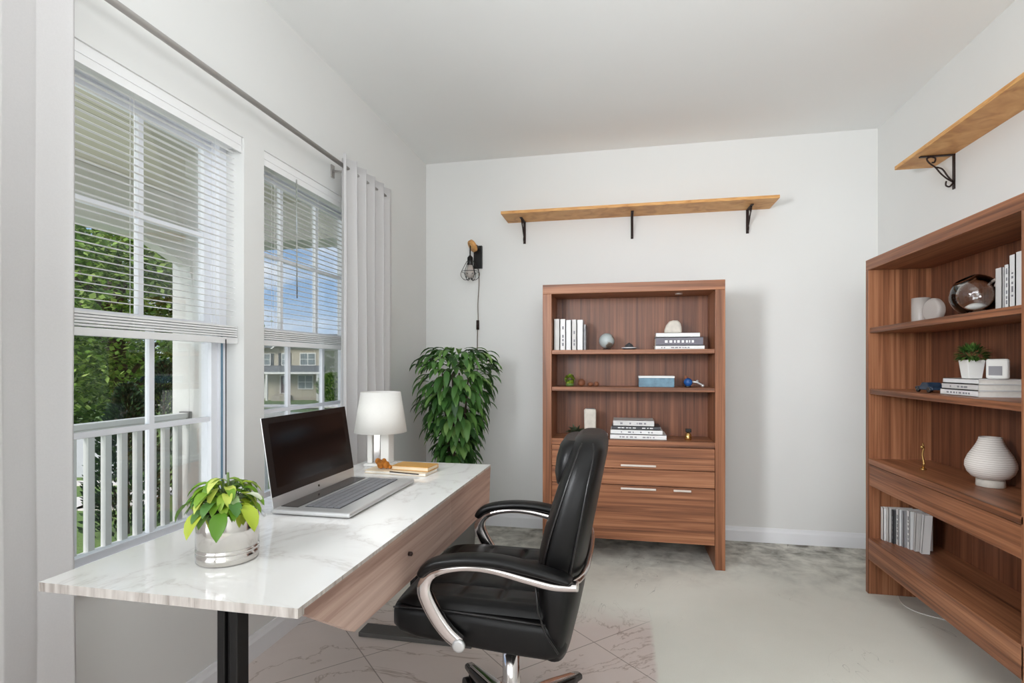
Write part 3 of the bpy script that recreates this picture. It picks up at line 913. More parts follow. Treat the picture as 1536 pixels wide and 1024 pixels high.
bx(-iw, iw, .012, .27, 1.271, 1.297, 'shelf', M['walnut_x'])
bx(-iw, iw, .012, .27, 1.042, 1.068, 'shelf', M['walnut_x'])
bx(-iw, iw, .0, .27, .712, .748, 'counter_shelf', M['walnut_x'])
def drawer(z0, z1, handles):
    d = bx(-iw + .002, iw - .002, .004, .25, z0, z1, 'drawer', M['walnut_x'])
    for a_, b_, z in handles:
        MB().box(a_ - ox, b_ - ox, -.012, -.004, z - .006, z + .006).box(a_ - ox + .02, a_ - ox + .028, -.005, .004, z - .004, z + .004).box(b_ - ox - .028, b_ - ox - .02, -.005, .004, z - .004, z + .004).build('handle', M['handle'], d, bevel=.002)
drawer(.577, .708, [(-.016, .191, .597)])
drawer(.477, .573, [])
drawer(.142, .473, [(-.016, .191, .457), (.291, .392, .457)])
MB().lathe([(.001, 0), (.022, 0), (.022, .006), (.014, .007), (.001, .004)], 24, (.335 - ox, .13, B1H - .0645)).build('puck_light', M['handle'], bc)

# things on it, each standing on its shelf
S1, S2, S3 = 1.2972, 1.0682, .7482
g = 'white books upright on the top shelf of the back bookcase'
for i, (x, T, hh, cv, lb) in enumerate([
    (-.432, .036, .198, 'cover_pale', 'pale grey upright book, first from the left on the top shelf'),
    (-.393, .034, .196, 'cover_white', 'white upright book, second from the left on the top shelf'),
    (-.356, .033, .190, 'cover_white', 'white upright book, third from the left on the top shelf'),
    (-.319, .030, .192, 'cover_pale', 'upright book with speckled spine, fourth in the row on the top shelf'),
    (-.286, .037, .190, 'cover_white', 'wide plain white upright book, fifth in the row on the top shelf'),
    (-.246, .016, .160, 'cover_grey', 'short thin grey upright book ending the row on the top shelf')]):
    book(lb, hh, .13, T, (x + T, 3.40, S1), 0, True, 0, cv, g, mark=i in (1, 3, 5), rnd=random.Random(i))
gl = thing('globe', 'small grey globe on the top shelf of the back bookcase', 'globe', (-.103, 3.44, S1))
MB().lathe([(.001, 0), (.028, 0), (.026, .006), (.008, .009), (.006, .014)], 24).build('stand', M['iron'], gl)
MB().sphere((0, 0, .058), .048, 28, 18).build('ball', M['globe'], gl)
sc = thing('ornament', 'small dark oval ornament on the top shelf right of the globe', 'ornament', (.035, 3.45, S1))
MB().lathe([(.001, 0), (.03, .0), (.046, .012), (.030, .016), (.02, .034), (.001, .046)], 18).build('body', M['cover_dark'], sc)
MB().lathe([(.047, .011), (.048, .0135), (.046, .016)], 18, cap=False).build('rim', M['cover_pale'], sc)
g = 'books lying flat on the top shelf'
book('white book at the bottom of the stack on the top shelf', .285, .19, .024, (.190, 3.385, S1), 0, False, 0, 'cover_white', g, rnd=random.Random(31))
book('thick slate grey book in the middle of the stack on the top shelf', .275, .18, .050, (.193, 3.388, S1 + .0245), 0, False, 0, 'cover_slate', g, 'cover_white', rnd=random.Random(33))
book('thin white book on top of the stack on the top shelf', .255, .17, .026, (.195, 3.39, S1 + .075), 0, False, 0, 'cover_white', g, mark=False)
st = MB(); prof_ = [(-.052, 0), (-.050, .025), (-.040, .052), (-.022, .074), (.0, .080), (.026, .079), (.044, .066), (.05, .04), (.052, 0), (.030, 0), (.028, .02), (.018, .0), (-.03, 0)]
st.prism(prof_[:9], -.028, .028, 'Y')
tag(st.build('stone_sculpture', M['stone'], None, loc=(.300, 3.47, S1 + .1012), bevel=.012, seg=3), 'pale rounded stone sculpture on the books of the top shelf', 'sculpture')
# middle shelf
gp = thing('moss_ball', 'bright green leafy ball on the middle shelf of back bookcase', 'plant', (-.335, 3.43, S2))
m = MB().lathe([(.001, 0), (.022, 0), (.028, .012), (.02, .02)], 20).build('base', M['stem'], gp)
lf = MB(); rnd = random.Random(9)
for k in range(170):
    z = rnd.uniform(-1, 1); an = rnd.uniform(0, 2 * PI); rr = math.sqrt(1 - z * z)
    d = Vector((rr * math.cos(an), rr * math.sin(an), z))
    leaf(lf, Vector((0, 0, .045)) + d * .022, d, .015, .012, .3, .2, 3)
lf.build('leaves', M['leaf_lime'], gp)
for (x, r, hh, lb) in ((-.262, .024, .046, 'tall rounded brown clay pebble beside the green ball'), (-.205, .018, .026, 'lower flat brown clay pebble on the middle shelf'), (-.167, .015, .030, 'last small brown clay pebble of the three on the middle shelf')):
    tag(MB().sphere((0, 0, hh / 2), hh / 2, 16, 10, (r * 2 / hh, r * 2 / hh * .9, 1)).build('pebble', M['terra'], None, loc=(x, 3.45, S2)), lb, 'pebble', 'brown pebbles on the middle shelf')
bb = thing('storage_box', 'blue grey box with pale lid on the middle shelf', 'box', (.198, 3.45, S2))
MB().box(-.105, .105, -.05, .05, 0, .055).build('body', M['cover_blue'], bb, bevel=.002)
MB().box(-.107, .107, -.052, .052, .0555, .068).build('lid', M['cover_white'], bb, bevel=.002)
bo = thing('ornament', 'glossy blue ball ornament with a silver arm on middle shelf', 'ornament', (.385, 3.42, S2))
MB().sphere((0, 0, .030), .026, 24, 14).build('ball', M['bluegloss'], bo)
MB().cyl((0, 0, 0), .02, .008).build('foot', M['cap'], bo)
MB().tube([(.02, 0, .034), (.05, 0, .030), (.075, 0, .018), (.085, 0, .010)], .006, 8).sphere((.085, 0, .010), .010, 10, 6).sphere((.055, .01, .035), .009, 10, 6).build('arm', M['alu'], bo)
MB().sphere((-.012, .01, .058), .012, 10, 6).build('knob', M['terra'], bo)
# counter
su = thing('succulent', 'small dark succulent in a low bowl on the counter shelf', 'plant', (-.30, 3.43, S3))
MB().lathe([(.025, 0), (.034, .004), (.042, .026), (.038, .026), (.03, .018)], 24).build('bowl', M['terra'], su)
lf = MB(); rnd = random.Random(6)
for k in range(46):
    an = rnd.uniform(0, 2 * PI); e = rnd.uniform(.1, 1.4)
    leaf(lf, (math.cos(an) * .012, math.sin(an) * .012, .026), (math.cos(an) * math.cos(e), math.sin(an) * math.cos(e), math.sin(e)), rnd.uniform(.035, .06), .016, .3, .4, 4)
lf.build('leaves', M['leaf_succ'], su)
vz = thing('stone_vase', 'tall pale rectangular stone vase on the counter shelf', 'vase', (-.205, 3.45, S3))
MB().prism([(-.036, 0), (-.040, .17), (-.034, .178), (.033, .176), (.036, .16), (.034, 0)], -.022, .022, 'Y').build('body', M['stone'], vz, bevel=.006)
MB().box(-.026, .024, -.012, .012, .1765, .180).build('opening', M['cover_dark'], vz)
cp = MB().lathe([(.001, 0), (.014, 0), (.018, .012), (.015, .026), (.012, .026), (.014, .012), (.001, .003)], 20)
tag(cp.build('cup', M['white'], None, loc=(-.112, 3.44, S3)), 'tiny white cup between the stone vase and book stack', 'cup')
g = 'books lying flat on the counter shelf'
book('white book at the bottom of the stack on the counter shelf', .335, .2, .030, (-.080, 3.37, S3), 0, False, 0, 'cover_white', g, 'cover_grey', rnd=random.Random(41))
book('white book second from the bottom on the counter shelf', .310, .19, .028, (-.078, 3.375, S3 + .0305), 0, False, 0, 'cover_white', g, rnd=random.Random(42))
book('dark grey book third from the bottom on the counter shelf', .290, .18, .020, (-.070, 3.385, S3 + .059), 0, False, 0, 'cover_dark', g, 'cover_white', rnd=random.Random(43))
book('pale book on top of the stack on the counter shelf', .245, .17, .036, (-.062, 3.38, S3 + .0795), 0, False, 0, 'cover_pale', g, rnd=random.Random(44))
pf = thing('perfume_bottle', 'small gold bottle with black cap on the counter shelf', 'bottle', (.385, 3.42, S3))
MB().lathe([(.001, 0), (.018, 0), (.020, .01), (.019, .036), (.008, .042), (.008, .046)], 20).build('body', M['gold'], pf)
MB().box(-.016, .018, -.014, .014, .0465, .068).build('cap', M['cap'], pf, bevel=.003)

# ------------------------------------------------------------------ bookcase on the right wall (front faces -X)
FX, FB = 1.262, 1.612; Y0, Y1, H2 = 2.0, 3.185, 1.757; t = .032
b2 = thing('bookcase', 'open walnut bookcase standing against the right wall', 'bookcase', (FX, (Y0 + Y1) / 2, 0))
oy2 = (Y0 + Y1) / 2; D = FB - FX; hy = (Y1 - Y0) / 2
def b2x(x0, x1, y0, y1, z0, z1, name, mat, bevel=.002): return MB().box(x0, x1, y0, y1, z0, z1).build(name, mat, b2, bevel=bevel)
b2x(0, D, hy - t, hy, 0, H2 - .055, 'side_panel', M['walnut_z']); b2x(0, D, -hy, -hy + t + .01, 0, H2 - .055, 'side_panel', M['walnut_z'])
b2x(0, D, -hy, hy, H2 - .055, H2, 'top_panel', M['walnut_y'])
iy = hy - t
b2x(.29, .305, -iy, iy, .181, H2 - .055, 'back_panel', M['walnut_back'])
b2x(.006, .29, -iy, iy, 1.370, 1.398, 'shelf', M['walnut_y'])
b2x(.006, .29, -iy, iy, 1.050, 1.078, 'shelf', M['walnut_y'])
b2x(.0, .29, -iy, iy, .684, .712, 'counter_shelf', M['walnut_y'])
b2x(.004, .28, -iy + .002, iy - .002, .570, .681, 'drawer', M['walnut_y'])
b2x(.0, .29, -iy, iy, .181, .294, 'bottom_shelf', M['walnut_y'])
T1, T2, T3, T4 = 1.3982, 1.0782, .7122, .2942
cd = thing('candle_jar', 'pale frosted candle jar on top shelf of right bookcase', 'candle', (1.40, 2.93, T1))
MB().lathe([(.001, 0), (.036, 0), (.038, .004), (.038, .125), (.036, .125), (.035, .07), (.001, .07)], 28).build('jar', M['candle'], cd)
MB().lathe([(.0345, .0702), (.001, .0702)], 24, cap=False).build('wax', M['white'], cd)
hs = MB()
ring = []
for k in range(40):
    a_ = 2 * PI * k / 40
    ring.append((.048 * math.cos(a_) * (1 + .06 * math.cos(2 * a_)), .056 + .056 * math.sin(a_)))
hs.prism([(p[0], p[1]) for p in ring], -.02, .02, 'X')
tag(hs.build('glass_ornament', M['candle'], None, loc=(1.40, 2.82, T1), rot=(0, 0, R_(15)), bevel=.014, seg=4), 'rounded frosted glass ornament right beside the candle jar', 'ornament')
gb = thing('glass_bowl', 'large clear glass ball tilted on top shelf of right bookcase', 'bowl', (1.39, 2.50, T1))
sp = MB(); rs = []
for i in range(15):
    p = PI * (.0 + .86 * i / 14); rr = max(.001, math.sin(p)) * .082; z = .082 - math.cos(p) * .082
    rs.append([(rr * math.cos(2 * PI * j / 36), rr * math.sin(2 * PI * j / 36), z) for j in range(36)])
sp.rings(rs, cap=False)
o = sp.build('bowl', M['crystal'], gb, thick=.005); o.rotation_euler = (R_(0), R_(-28), 0); o.location = (.036, 0, .012)
MB().sphere((.0, 0, .036), .036, 8, 6, (1.1, 1.3, .75)).build('stone', M['white'], gb, loc=(0, 0, -.009))
MB().tube([(.02, -.065, .13), (.02, -.085, .135), (.02, -.092, .122), (.02, -.083, .108)], .006, 8).build('handle', M['handle'], gb)
g = 'books upright on the top shelf of the right bookcase'
for i, (y, T, hh, cv, lb) in enumerate([
    (2.315, .036, .165, 'cover_pale', 'pale blue grey upright book beside the glass ball'),
    (2.278, .024, .170, 'cover_white', 'thin white upright book with marks, second from the glass ball'),
    (2.246, .030, .200, 'cover_white', 'tall white upright book with patterned spine, third from glass ball'),
    (2.205, .038, .205, 'cover_white', 'tall wide white upright book, fourth from the glass ball')]):
    book(lb, hh, .15, T, (1.37, y - T * 0, T1), -PI / 2, True, 0, cv, g, mark=i in (1, 2), rnd=random.Random(50 + i))
car = thing('toy_car', 'small dark blue toy car on the second shelf of the right bookcase', 'toy', (1.36, 2.77, T2), R_(90))
MB().prism([(-.07, .012), (-.07, .026), (-.045, .030), (-.030, .046), (.012, .046), (.030, .030), (.072, .026), (.072, .012)], -.028, .028, 'Y').build('body', M['toyblue'], car, bevel=.004)
wh = None
for sx in (-.045, .045):
    for sy in (-.030, .022):
        MB().cyl((sx, sy, .013), .013, .008, 16, 'Y').build('wheel', M['cap'], car)
g = 'books lying flat on the second shelf of the right bookcase'
book('pale book at the bottom of the flat stack under the pot plant', .250, .20, .024, (1.335, 2.640, T2), -PI / 2, False, 0, 'cover_white', g, rnd=random.Random(61))
book('white book in the middle of the flat stack under the pot plant', .240, .195, .024, (1.338, 2.635, T2 + .0245), -PI / 2, False, 0, 'cover_pale', g, rnd=random.Random(62))
book('grey topped book on the flat stack directly under pot plant', .235, .195, .020, (1.341, 2.632, T2 + .049), -PI / 2, False, 0, 'cover_white', g, mark=False)
pt = thing('potted_plant', 'small bushy green plant in a square white pot on books', 'plant', (1.40, 2.545, T2 + .0695))
MB().rings([[(-.024, -.024, 0), (.024, -.024, 0), (.024, .024, 0), (-.024, .024, 0)], [(-.032, -.032, .075), (.032, -.032, .075), (.032, .032, .075), (-.032, .032, .075)]], smooth=False).build('pot', M['white'], pt, bevel=.002)
lf = MB(); rnd = random.Random(14)
for k in range(230):
    z = rnd.uniform(-.5, 1); an = rnd.uniform(0, 2 * PI); rr = math.sqrt(max(0, 1 - z * z))
    d = Vector((rr * math.cos(an), rr * math.sin(an), z))
    leaf(lf, Vector((0, 0, .095)) + Vector((d.x * .036, d.y * .036, d.z * .026)), d, rnd.uniform(.02, .034), .008, .2, .2, 3)
for k in range(10):
    an = k * .63
    lf.tube([(0, 0, .072), (math.cos(an) * .03, math.sin(an) * .03, .11)], .001, 4)
lf.build('foliage', M['leaf_shelf'], pt)
ck = thing('desk_clock', 'square white clock standing on the flat books of the right bookcase', 'clock', (1.395, 2.375, T2 + .0245 * 0), R_(-72))
ck.location = (1.42, 2.425, T2 + .0695)
MB().box(-.042, .042, -.008, .012, 0, .078).build('case', M['white'], ck, bevel=.008, seg=3)
MB().box(-.026, .026, -.0095, -.008, .014, .050).build('face', M['cover_grey'], ck)
fg = MB().tube([(0, 0, .006), (.004, 0, .03), (-.002, .002, .07), (.002, 0, .10), (0, 0, .125)], [.007, .006, .004, .005, .003], 10).lathe([(.001, 0), (.014, 0), (.012, .006), (.004, .008)], 16)
fg.sphere((-.004, 0, .105), .008, 10, 8)
tag(fg.build('figurine', M['gold'], None, loc=(1.375, 2.86, T3)), 'slim gold figurine standing alone on the right bookcase counter', 'figurine')
va = thing('vase', 'round ribbed white clay vase on the counter of right bookcase', 'vase', (1.452, 2.52, T3))
MB().lathe([(.045, 0), (.047, .002), (.046, .028), (.04, .030)], 36).build('foot', M['stone'], va)
MB().lathe([(.040, .030), (.060, .038), (.075, .056), (.0825, .078), (.0815, .098), (.072, .124), (.058, .148), (.046, .170), (.039, .188), (.037, .199), (.033, .199), (.034, .185), (.045, .16)], 48).build('body', M['vase'], va)
g = 'books upright in the lowest compartment'
yy = 3.148
specs = [(.030, .168, 'cover_white', 0, 'first upright book at the far panel, lowest compartment'),
         (.026, .176, 'cover_pale', 0, 'second book from the far panel, lowest compartment'),
         (.020, .170, 'cover_dark', 0, 'narrow book with dark marked spine, third in the lowest compartment'),
         (.028, .182, 'cover_white', 0, 'fourth book from the far panel, lowest compartment'),
         (.022, .178, 'cover_grey', 0, 'fifth book, greyish spine, lowest compartment'),
         (.030, .188, 'cover_white', 0, 'sixth and thickest white book, lowest compartment'),
         (.020, .190, 'cover_pale', .06, 'seventh book, slightly leaning, lowest compartment'),
         (.020, .194, 'cover_white', .13, 'last leaning white book of the row, lowest compartment')]
for i, (T, hh, cv, ln, lb) in enumerate(specs):
    yy -= T + .001
    if ln: yy -= .003 if ln < .1 else .012
    book(lb, hh, (.12, .12, .12, .12, .12, .10, .05, .035)[i], T, (1.318 + .012 * i, yy, T4 + (.0005 if not ln else math.sin(ln) * T * 0 + .0008)), -PI / 2, True, ln, cv, g, mark=i in (2, 3, 5), rnd=random.Random(70 + i))

# white cable on the floor
pts = spline([(1.395, 3.14, .004), (1.372, 3.04, .004), (1.40, 2.95, .004), (1.50, 2.885, .004), (1.58, 2.87, .004)], 8)
tag(MB().tube(pts, .003, 6).build('cable', M['white']), 'thin white cable lying on floor beneath right bookcase', 'cable')

# ------------------------------------------------------------------ pine wall shelves with scroll brackets
def bracket(m, o, out, side, h=.16, w=.15):
    """o top at the wall, out = unit vector from wall, side = unit sideways"""
    o = Vector(o); out = Vector(out); side = Vector(side); up = Vector((0, 0, 1))
    def bar(a, b, hw, th):
        a = Vector(a); b = Vector(b); d = (b - a).normalized(); n = side.cross(d).normalized()
        vs = []
        for p in (a, b):
            for s1, s2 in ((-1, -1), (1, -1), (1, 1), (-1, 1)): vs.append(p + side * hw * s1 + n * th * s2)
        m.add(vs, [(0, 1, 2, 3), (7, 6, 5, 4), (0, 4, 5, 1), (1, 5, 6, 2), (2, 6, 7, 3), (3, 7, 4, 0)])
    bar(o + out * .003, o + out * .003 - up * h, .009, .0025)
    bar(o - up * .003, o + out * w - up * .003, .009, .0025)
    def P(a, b): return o + out * a - up * b
    s1 = spline([P(.006, h * .80), P(.035, h * .68), P(.062, h * .52), P(.085, h * .34), P(.112, h * .20), P(.122, h * .08), P(.105, h * .035), P(.085, h * .08), P(.088, h * .19), P(.10, h * .2)], 6)
    m.tube(s1, .0042, 6)
    m.tube(spline([P(.006, h * .80), P(.03, h * .62), P(.055, h * .40), P(.085, h * .34)], 6), .0042, 6)
    m.tube(spline([P(.006, h * .82), P(.022, h * .92), P(.038, h * .88), P(.036, h * .76)], 6), .0042, 6)
SZ = 2.262
s1 = thing('wall_shelf', 'long pine wall shelf on three brackets above the bookcase, back wall', 'shelf', (.065, YB, SZ))
MB().box(-.908, .906, -.25, -.0, 0, .020).build('board', M['pine'], s1, bevel=.0015)
for x in (-.783, -.005, .765):
    m = MB(); bracket(m, (x, 0, 0), (0, -1, 0), (1, 0, 0)); m.build('bracket', M['iron'], s1)
s2 = thing('wall_shelf', 'knotty pine wall shelf above the right bookcase, running out of frame', 'shelf', (XR, 3.27, SZ))
MB().box(-.185, 0, -2.0, .02, 0, .020).build('board', M['pine'], s2, bevel=.0015)
for y in (-.17, -1.1):
    m = MB(); bracket(m, (0, y, 0), (-1, 0, 0), (0, 1, 0), .175, .155); m.build('bracket', M['iron'], s2)

# ------------------------------------------------------------------ wall sconce with cage bulb and cord
sn = thing('wall_sconce', 'black cage bulb wall light with round wood disc, back wall', 'wall light', (-1.07, YB, 2.015))
MB().box(-.035, .030, -.022, 0, -.085, .085).build('wall_plate', M['black'], sn, bevel=.002)
MB().box(-.012, .012, -.10, -.022, .055, .075).build('arm', M['black'], sn)
MB().lathe([(.001, -.012), (.046, -.010), (.046, .010), (.001, .012)], 28, (0, 0, 0), True, 'Y').build('wood_disc', M['pine'], sn, loc=(-.018, -.11, .065), rot=(R_(35), R_(25), R_(-35)))
MB().tube([(-.035, -.11, .075), (-.036, -.11, .02), (-.036, -.11, -.02)], .005, 8).build('hanging_cord', M['black'], sn)
MB().lathe([(.019, -.075), (.021, -.07), (.021, -.02), (.012, -.01), (.005, .0)], 20, (-.036, -.11, 0)).build('socket', M['black'], sn)
MB().lathe([(.013, -.075), (.018, -.09), (.030, -.115), (.034, -.135), (.028, -.158), (.012, -.170), (.001, -.172)], 24, (-.036, -.11, 0), cap=False).build('bulb', M['candle'], sn)
MB().lathe([(.004, -.075), (.005, -.10), (.009, -.12), (.010, -.14), (.004, -.15)], 12, (-.036, -.11, 0)).build('filament', M['white'], sn)
cg = MB()
for k in range(6):
    a_ = k * PI / 3 + .2; c_, s_ = math.cos(a_), math.sin(a_)
    cg.tube(spline([(-.036 + c_ * r, -.11 + s_ * r, z) for r, z in ((.022, -.045), (.045, -.085), (.068, -.135), (.062, -.165), (.038, -.185), (.012, -.175), (.018, -.150), (.045, -.14))], 4), .0022, 5)
cg.tube([(-.036 + .064 * math.cos(t_), -.11 + .064 * math.sin(t_), -.125) for t_ in [2 * PI * j / 28 for j in range(28)]], .002, 5, closed=True)
cg.build('wire_cage', M['black'], sn)
MB().tube(spline([(.0, -.006, -.085), (.004, -.008, -.20), (-.004, -.012, -.35), (-.002, -.012, -.46), (-.004, -.014, -.50), (-.006, -.02, -.64), (-.006, -.02, -.9)], 6), .0035, 6).build('power_cord', M['cordgrey'], sn)
MB().cyl((-.004, -.016, -.545), .011, .07, 12).build('cord_switch', M['iron'], sn)

# ------------------------------------------------------------------ outside: porch
struct(MB().box(-3.95, XL - TH - .002, -3, 3.99, -.40, -.20).build('porch_floor', M['porchfloor']))
struct(MB().box(-3.75, XL - TH - .002, -3, 4.1, 2.455, 2.62).build('porch_ceiling', M['bead']))
struct(MB().box(-3.57, -3.25, -3, 3.98, 2.27, 2.45).box(-3.53, -3.29, -3, 3.94, 2.13, 2.27).build('porch_beam', M['porchwhite']))
struct(MB().box(-3.25, XL - TH - .002, 3.70, 3.98, 2.16, 2.45).build('porch_end_beam', M['porchwhite']))
col = thing('porch_column', 'square white porch column outside the left window', 'column', (-3.41, 3.82, -.20))
MB().box(-.14, .14, -.14, .14, 0, 2.33).build('shaft', M['porchwhite'], col, bevel=.004)
MB().prism([(-.17, 2.18), (-.60, 2.33), (-.14, 2.33), (-.14, 2.02)], -.05, .05, 'X').build('capital_brace', M['porchwhite'], col)
def railing(label, loc, L, rz, n):
    r = thing('porch_railing', label, 'railing', loc, rz)
    MB().box(0, L, -.035, .035, .985, 1.025).box(0, L, -.02, .02, .93, .985).build('top_rail', M['porchwhite'], r, bevel=.006)
    MB().box(0, L, -.022, .022, .08, .19).build('bottom_rail', M['porchwhite'], r, bevel=.003)
    for k in range(n):
        x = L - .09 - .119 * k
        if x < .05: break
        MB().box(x - .022, x + .022, -.02, .02, .19, .93).build('baluster', M['porchwhite'], r)
    MB().box(L - .03, L, -.045, .045, .95, 1.035).build('rail_bracket', M['pot'], r)
    return r
railing('white porch railing with square balusters outside the left window', (-3.41, .6, -.20), 3.078, PI / 2, 26)
railing('white side railing joining the porch column to the house', (-3.268, 3.86, -.20), 1.58, 0, 13)

# ground
GZ = -.55
def gz(d):
    if d < 11: return GZ
    return GZ + (-2.33 - GZ) * min(1, (d - 11) / 40)
vs, fs = [], []; n = 60
ds = [0, 2, 4, 6, 8, 10, 11, 14, 18, 24, 30, 36, 42, 48, 51, 60, 80, 140]
angs = [R_(20 + 8 * k) for k in range(26)]
for d in ds:
    for a_ in angs: vs.append((d * math.cos(a_) - 1.0, d * math.sin(a_), gz(d) + (d > 60) * -.5))
for i in range(len(ds) - 1):
    for j in range(len(angs) - 1):
        q = i * len(angs) + j; fs.append((q, q + 1, q + len(angs) + 1, q + len(angs)))
gm = MB(); gm.add(vs, fs); struct(gm.build('lawn', M['grass']))
def strip(name, pts, w, dz=.02, mat='pave'):
    P = spline(pts, 6); vs = []; fs = []
    for i, p in enumerate(P):
        a_ = P[max(i - 1, 0)]; b_ = P[min(i + 1, len(P) - 1)]; t_ = (b_ - a_).normalized(); s_ = Vector((-t_.y, t_.x, 0))
        for z in (dz, -.06):
            vs += [p + s_ * w / 2 + Vector((0, 0, z)), p - s_ * w / 2 + Vector((0, 0, z))]
    for i in range(len(P) - 1):
        q = i * 4; fs += [(q, q + 1, q + 5, q + 4), (q + 2, q, q + 4, q + 6), (q + 1, q + 3, q + 7, q + 5)]
    m = MB(); m.add(vs, fs); return struct(m.build(name, M[mat]))
def D2(d, px):   # point at depth d seen in column px
    r = (px - 768) / 807.0
    return (d * (-.2028 + .9792 * r), d * (.9792 + .2028 * r))
a_ = [D2(6.3, -40), D2(6.5, 60), D2(6.85, 130), D2(6.9, 190), D2(7.6, 230)]
strip('garden_path', [(x, y, GZ) for x, y in a_], .75)
a_ = [D2(7.9, -40), D2(7.95, 100), D2(8.0, 190), D2(8.3, 230)]
strip('path_edge', [(x, y, GZ) for x, y in a_], .28)
a_ = [D2(38, 200), D2(38, 400), D2(38, 560), D2(38, 700)]
strip('street', [(x, y, gz(38) + .1) for x, y in a_], 2.2)
gwx, gwy = D2(8.5, 110)
tag(MB().box(-1.4, .75, -.08, .08, -.1, .62).build('garden_wall', M['gardenwall'], None, loc=(gwx, gwy, GZ), rot=(0, 0, R_(11.7))), 'low pale grey garden wall beyond the porch railing', 'wall')

# tree
tx, ty = D2(10.0, 160)
tree = thing('tree', 'large leafy green tree growing beyond the porch railing', 'tree', (tx, ty, GZ))
tr = MB(); rnd = random.Random(2)
tr.tube(spline([(.3, 0, -.2), (.32, 0, 1.0), (.25, .05, 2.0), (.1, 0, 3.4)], 4), [.16 - .008 * i for i in range(13)], 10)
for k in range(16):
    a_ = rnd.uniform(0, 2 * PI); z = rnd.uniform(1.0, 3.0); r = rnd.uniform(.9, 1.8)
    tr.tube(spline([(.28, 0, z), (.2 + math.cos(a_) * r * .5, math.sin(a_) * r * .5, z + .5), (.1 + math.cos(a_) * r, math.sin(a_) * r, z + rnd.uniform(.4, 1.2))], 4), [.05 - .0045 * i for i in range(9)], 6)
tr.build('trunk', M['trunk'], tree)
lf = MB(); cl = []
for k in range(90):
    a_ = rnd.uniform(0, 2 * PI); u = rnd.uniform(-1, 1); rr = rnd.uniform(.35, 1) ** .5
    cl.append(Vector((math.cos(a_) * 2.0 * rr * math.sqrt(1 - u * u), math.sin(a_) * 2.0 * rr * math.sqrt(1 - u * u), 3.0 + 2.1 * u * rr)))
for k in range(21000):
    c_ = rnd.choice(cl)
    p = c_ + Vector((rnd.gauss(0, .30), rnd.gauss(0, .30), rnd.gauss(0, .2)))
    d = Vector((rnd.uniform(-1, 1), rnd.uniform(-1, 1), rnd.uniform(-.8, .5))).normalized()
    s_ = d.cross(Vector((rnd.uniform(-.4, .4), rnd.uniform(-.4, .4), 1))).normalized()
    L = rnd.uniform(.09, .16)
    lf.add([p, p + d * L * .5 + s_ * L * .32, p + d * L, p + d * L * .5 - s_ * L * .32], [(0, 1, 2, 3)])
lf.build('foliage', M['leaf_tree'], tree)
def shrub(label, x, y, r, h, seed, n=4200, mat='leaf_dark', rnd_top=False):
    s0 = thing('shrub', label, 'shrub', (x, y, GZ if y < 20 else gz(50)))
    MB().tube([(0, 0, -.05), (0, 0, h * .8)], [.03, .01], 6).build('stem', M['trunk'], s0)
    rnd = random.Random(seed); m = MB()
    for k in range(n):
        z = rnd.random() ** .8; a_ = rnd.uniform(0, 2 * PI)
        prof_r = r * (math.sqrt(max(0, 1 - (2 * z - 1) ** 2)) if rnd_top else min(1, (1 - z) * 1.6) ** .7)
        rr = prof_r * rnd.uniform(.5, 1.05)
        p = Vector((math.cos(a_) * rr, math.sin(a_) * rr, .03 + z * h))
        d = Vector((math.cos(a_), math.sin(a_), rnd.uniform(.2, 1.4))).normalized()
        s_ = d.cross(Vector((rnd.uniform(-1, 1), rnd.uniform(-1, 1), .3))).normalized(); L = rnd.uniform(.05, .09) * (1 if y < 20 else 5)
        m.add([p, p + d * L * .5 + s_ * L * .2, p + d * L, p + d * L * .5 - s_ * L * .2], [(0, 1, 2, 3)])
    m.build('foliage', M[mat], s0)
    return s0
x, y = D2(5.6, 190); shrub('dark conifer shrub just outside the railing left of the column', x, y, .33, 1.5, 3)
x, y = D2(6.9, 246); shrub('dark conifer shrub half hidden behind the porch column', x, y, .42, 1.75, 4)
x, y = D2(52, 502); shrub('round green shrub at the right corner of the distant house', x, y, 1.5, 2.6, 8, 2500, 'leaf_tree', True)
x, y = D2(95, 530); t2 = thing('tree', 'distant green tree right of the house across the street', 'tree', (x, y, -2.6))
MB().tube([(0, 0, 0), (0, 0, 4)], [.25, .12], 8).build('trunk', M['trunk'], t2)
lf = MB(); rnd = random.Random(88)
for k in range(3000):
    a_ = rnd.uniform(0, 2 * PI); u = rnd.uniform(-1, 1); rr = rnd.uniform(.5, 1) * math.sqrt(1 - u * u)
    p = Vector((math.cos(a_) * 2.3 * rr, math.sin(a_) * 2.3 * rr, 5.2 + 3.2 * u))
    d = Vector((rnd.uniform(-1, 1), rnd.uniform(-1, 1), rnd.uniform(-1, 1))).normalized(); s_ = d.cross(Vector((0, .3, 1))).normalized(); L = .4
    lf.add([p, p + d * L * .5 + s_ * L * .3, p + d * L, p + d * L * .5 - s_ * L * .3], [(0, 1, 2, 3)])
lf.build('foliage', M['leaf_tree'], t2)

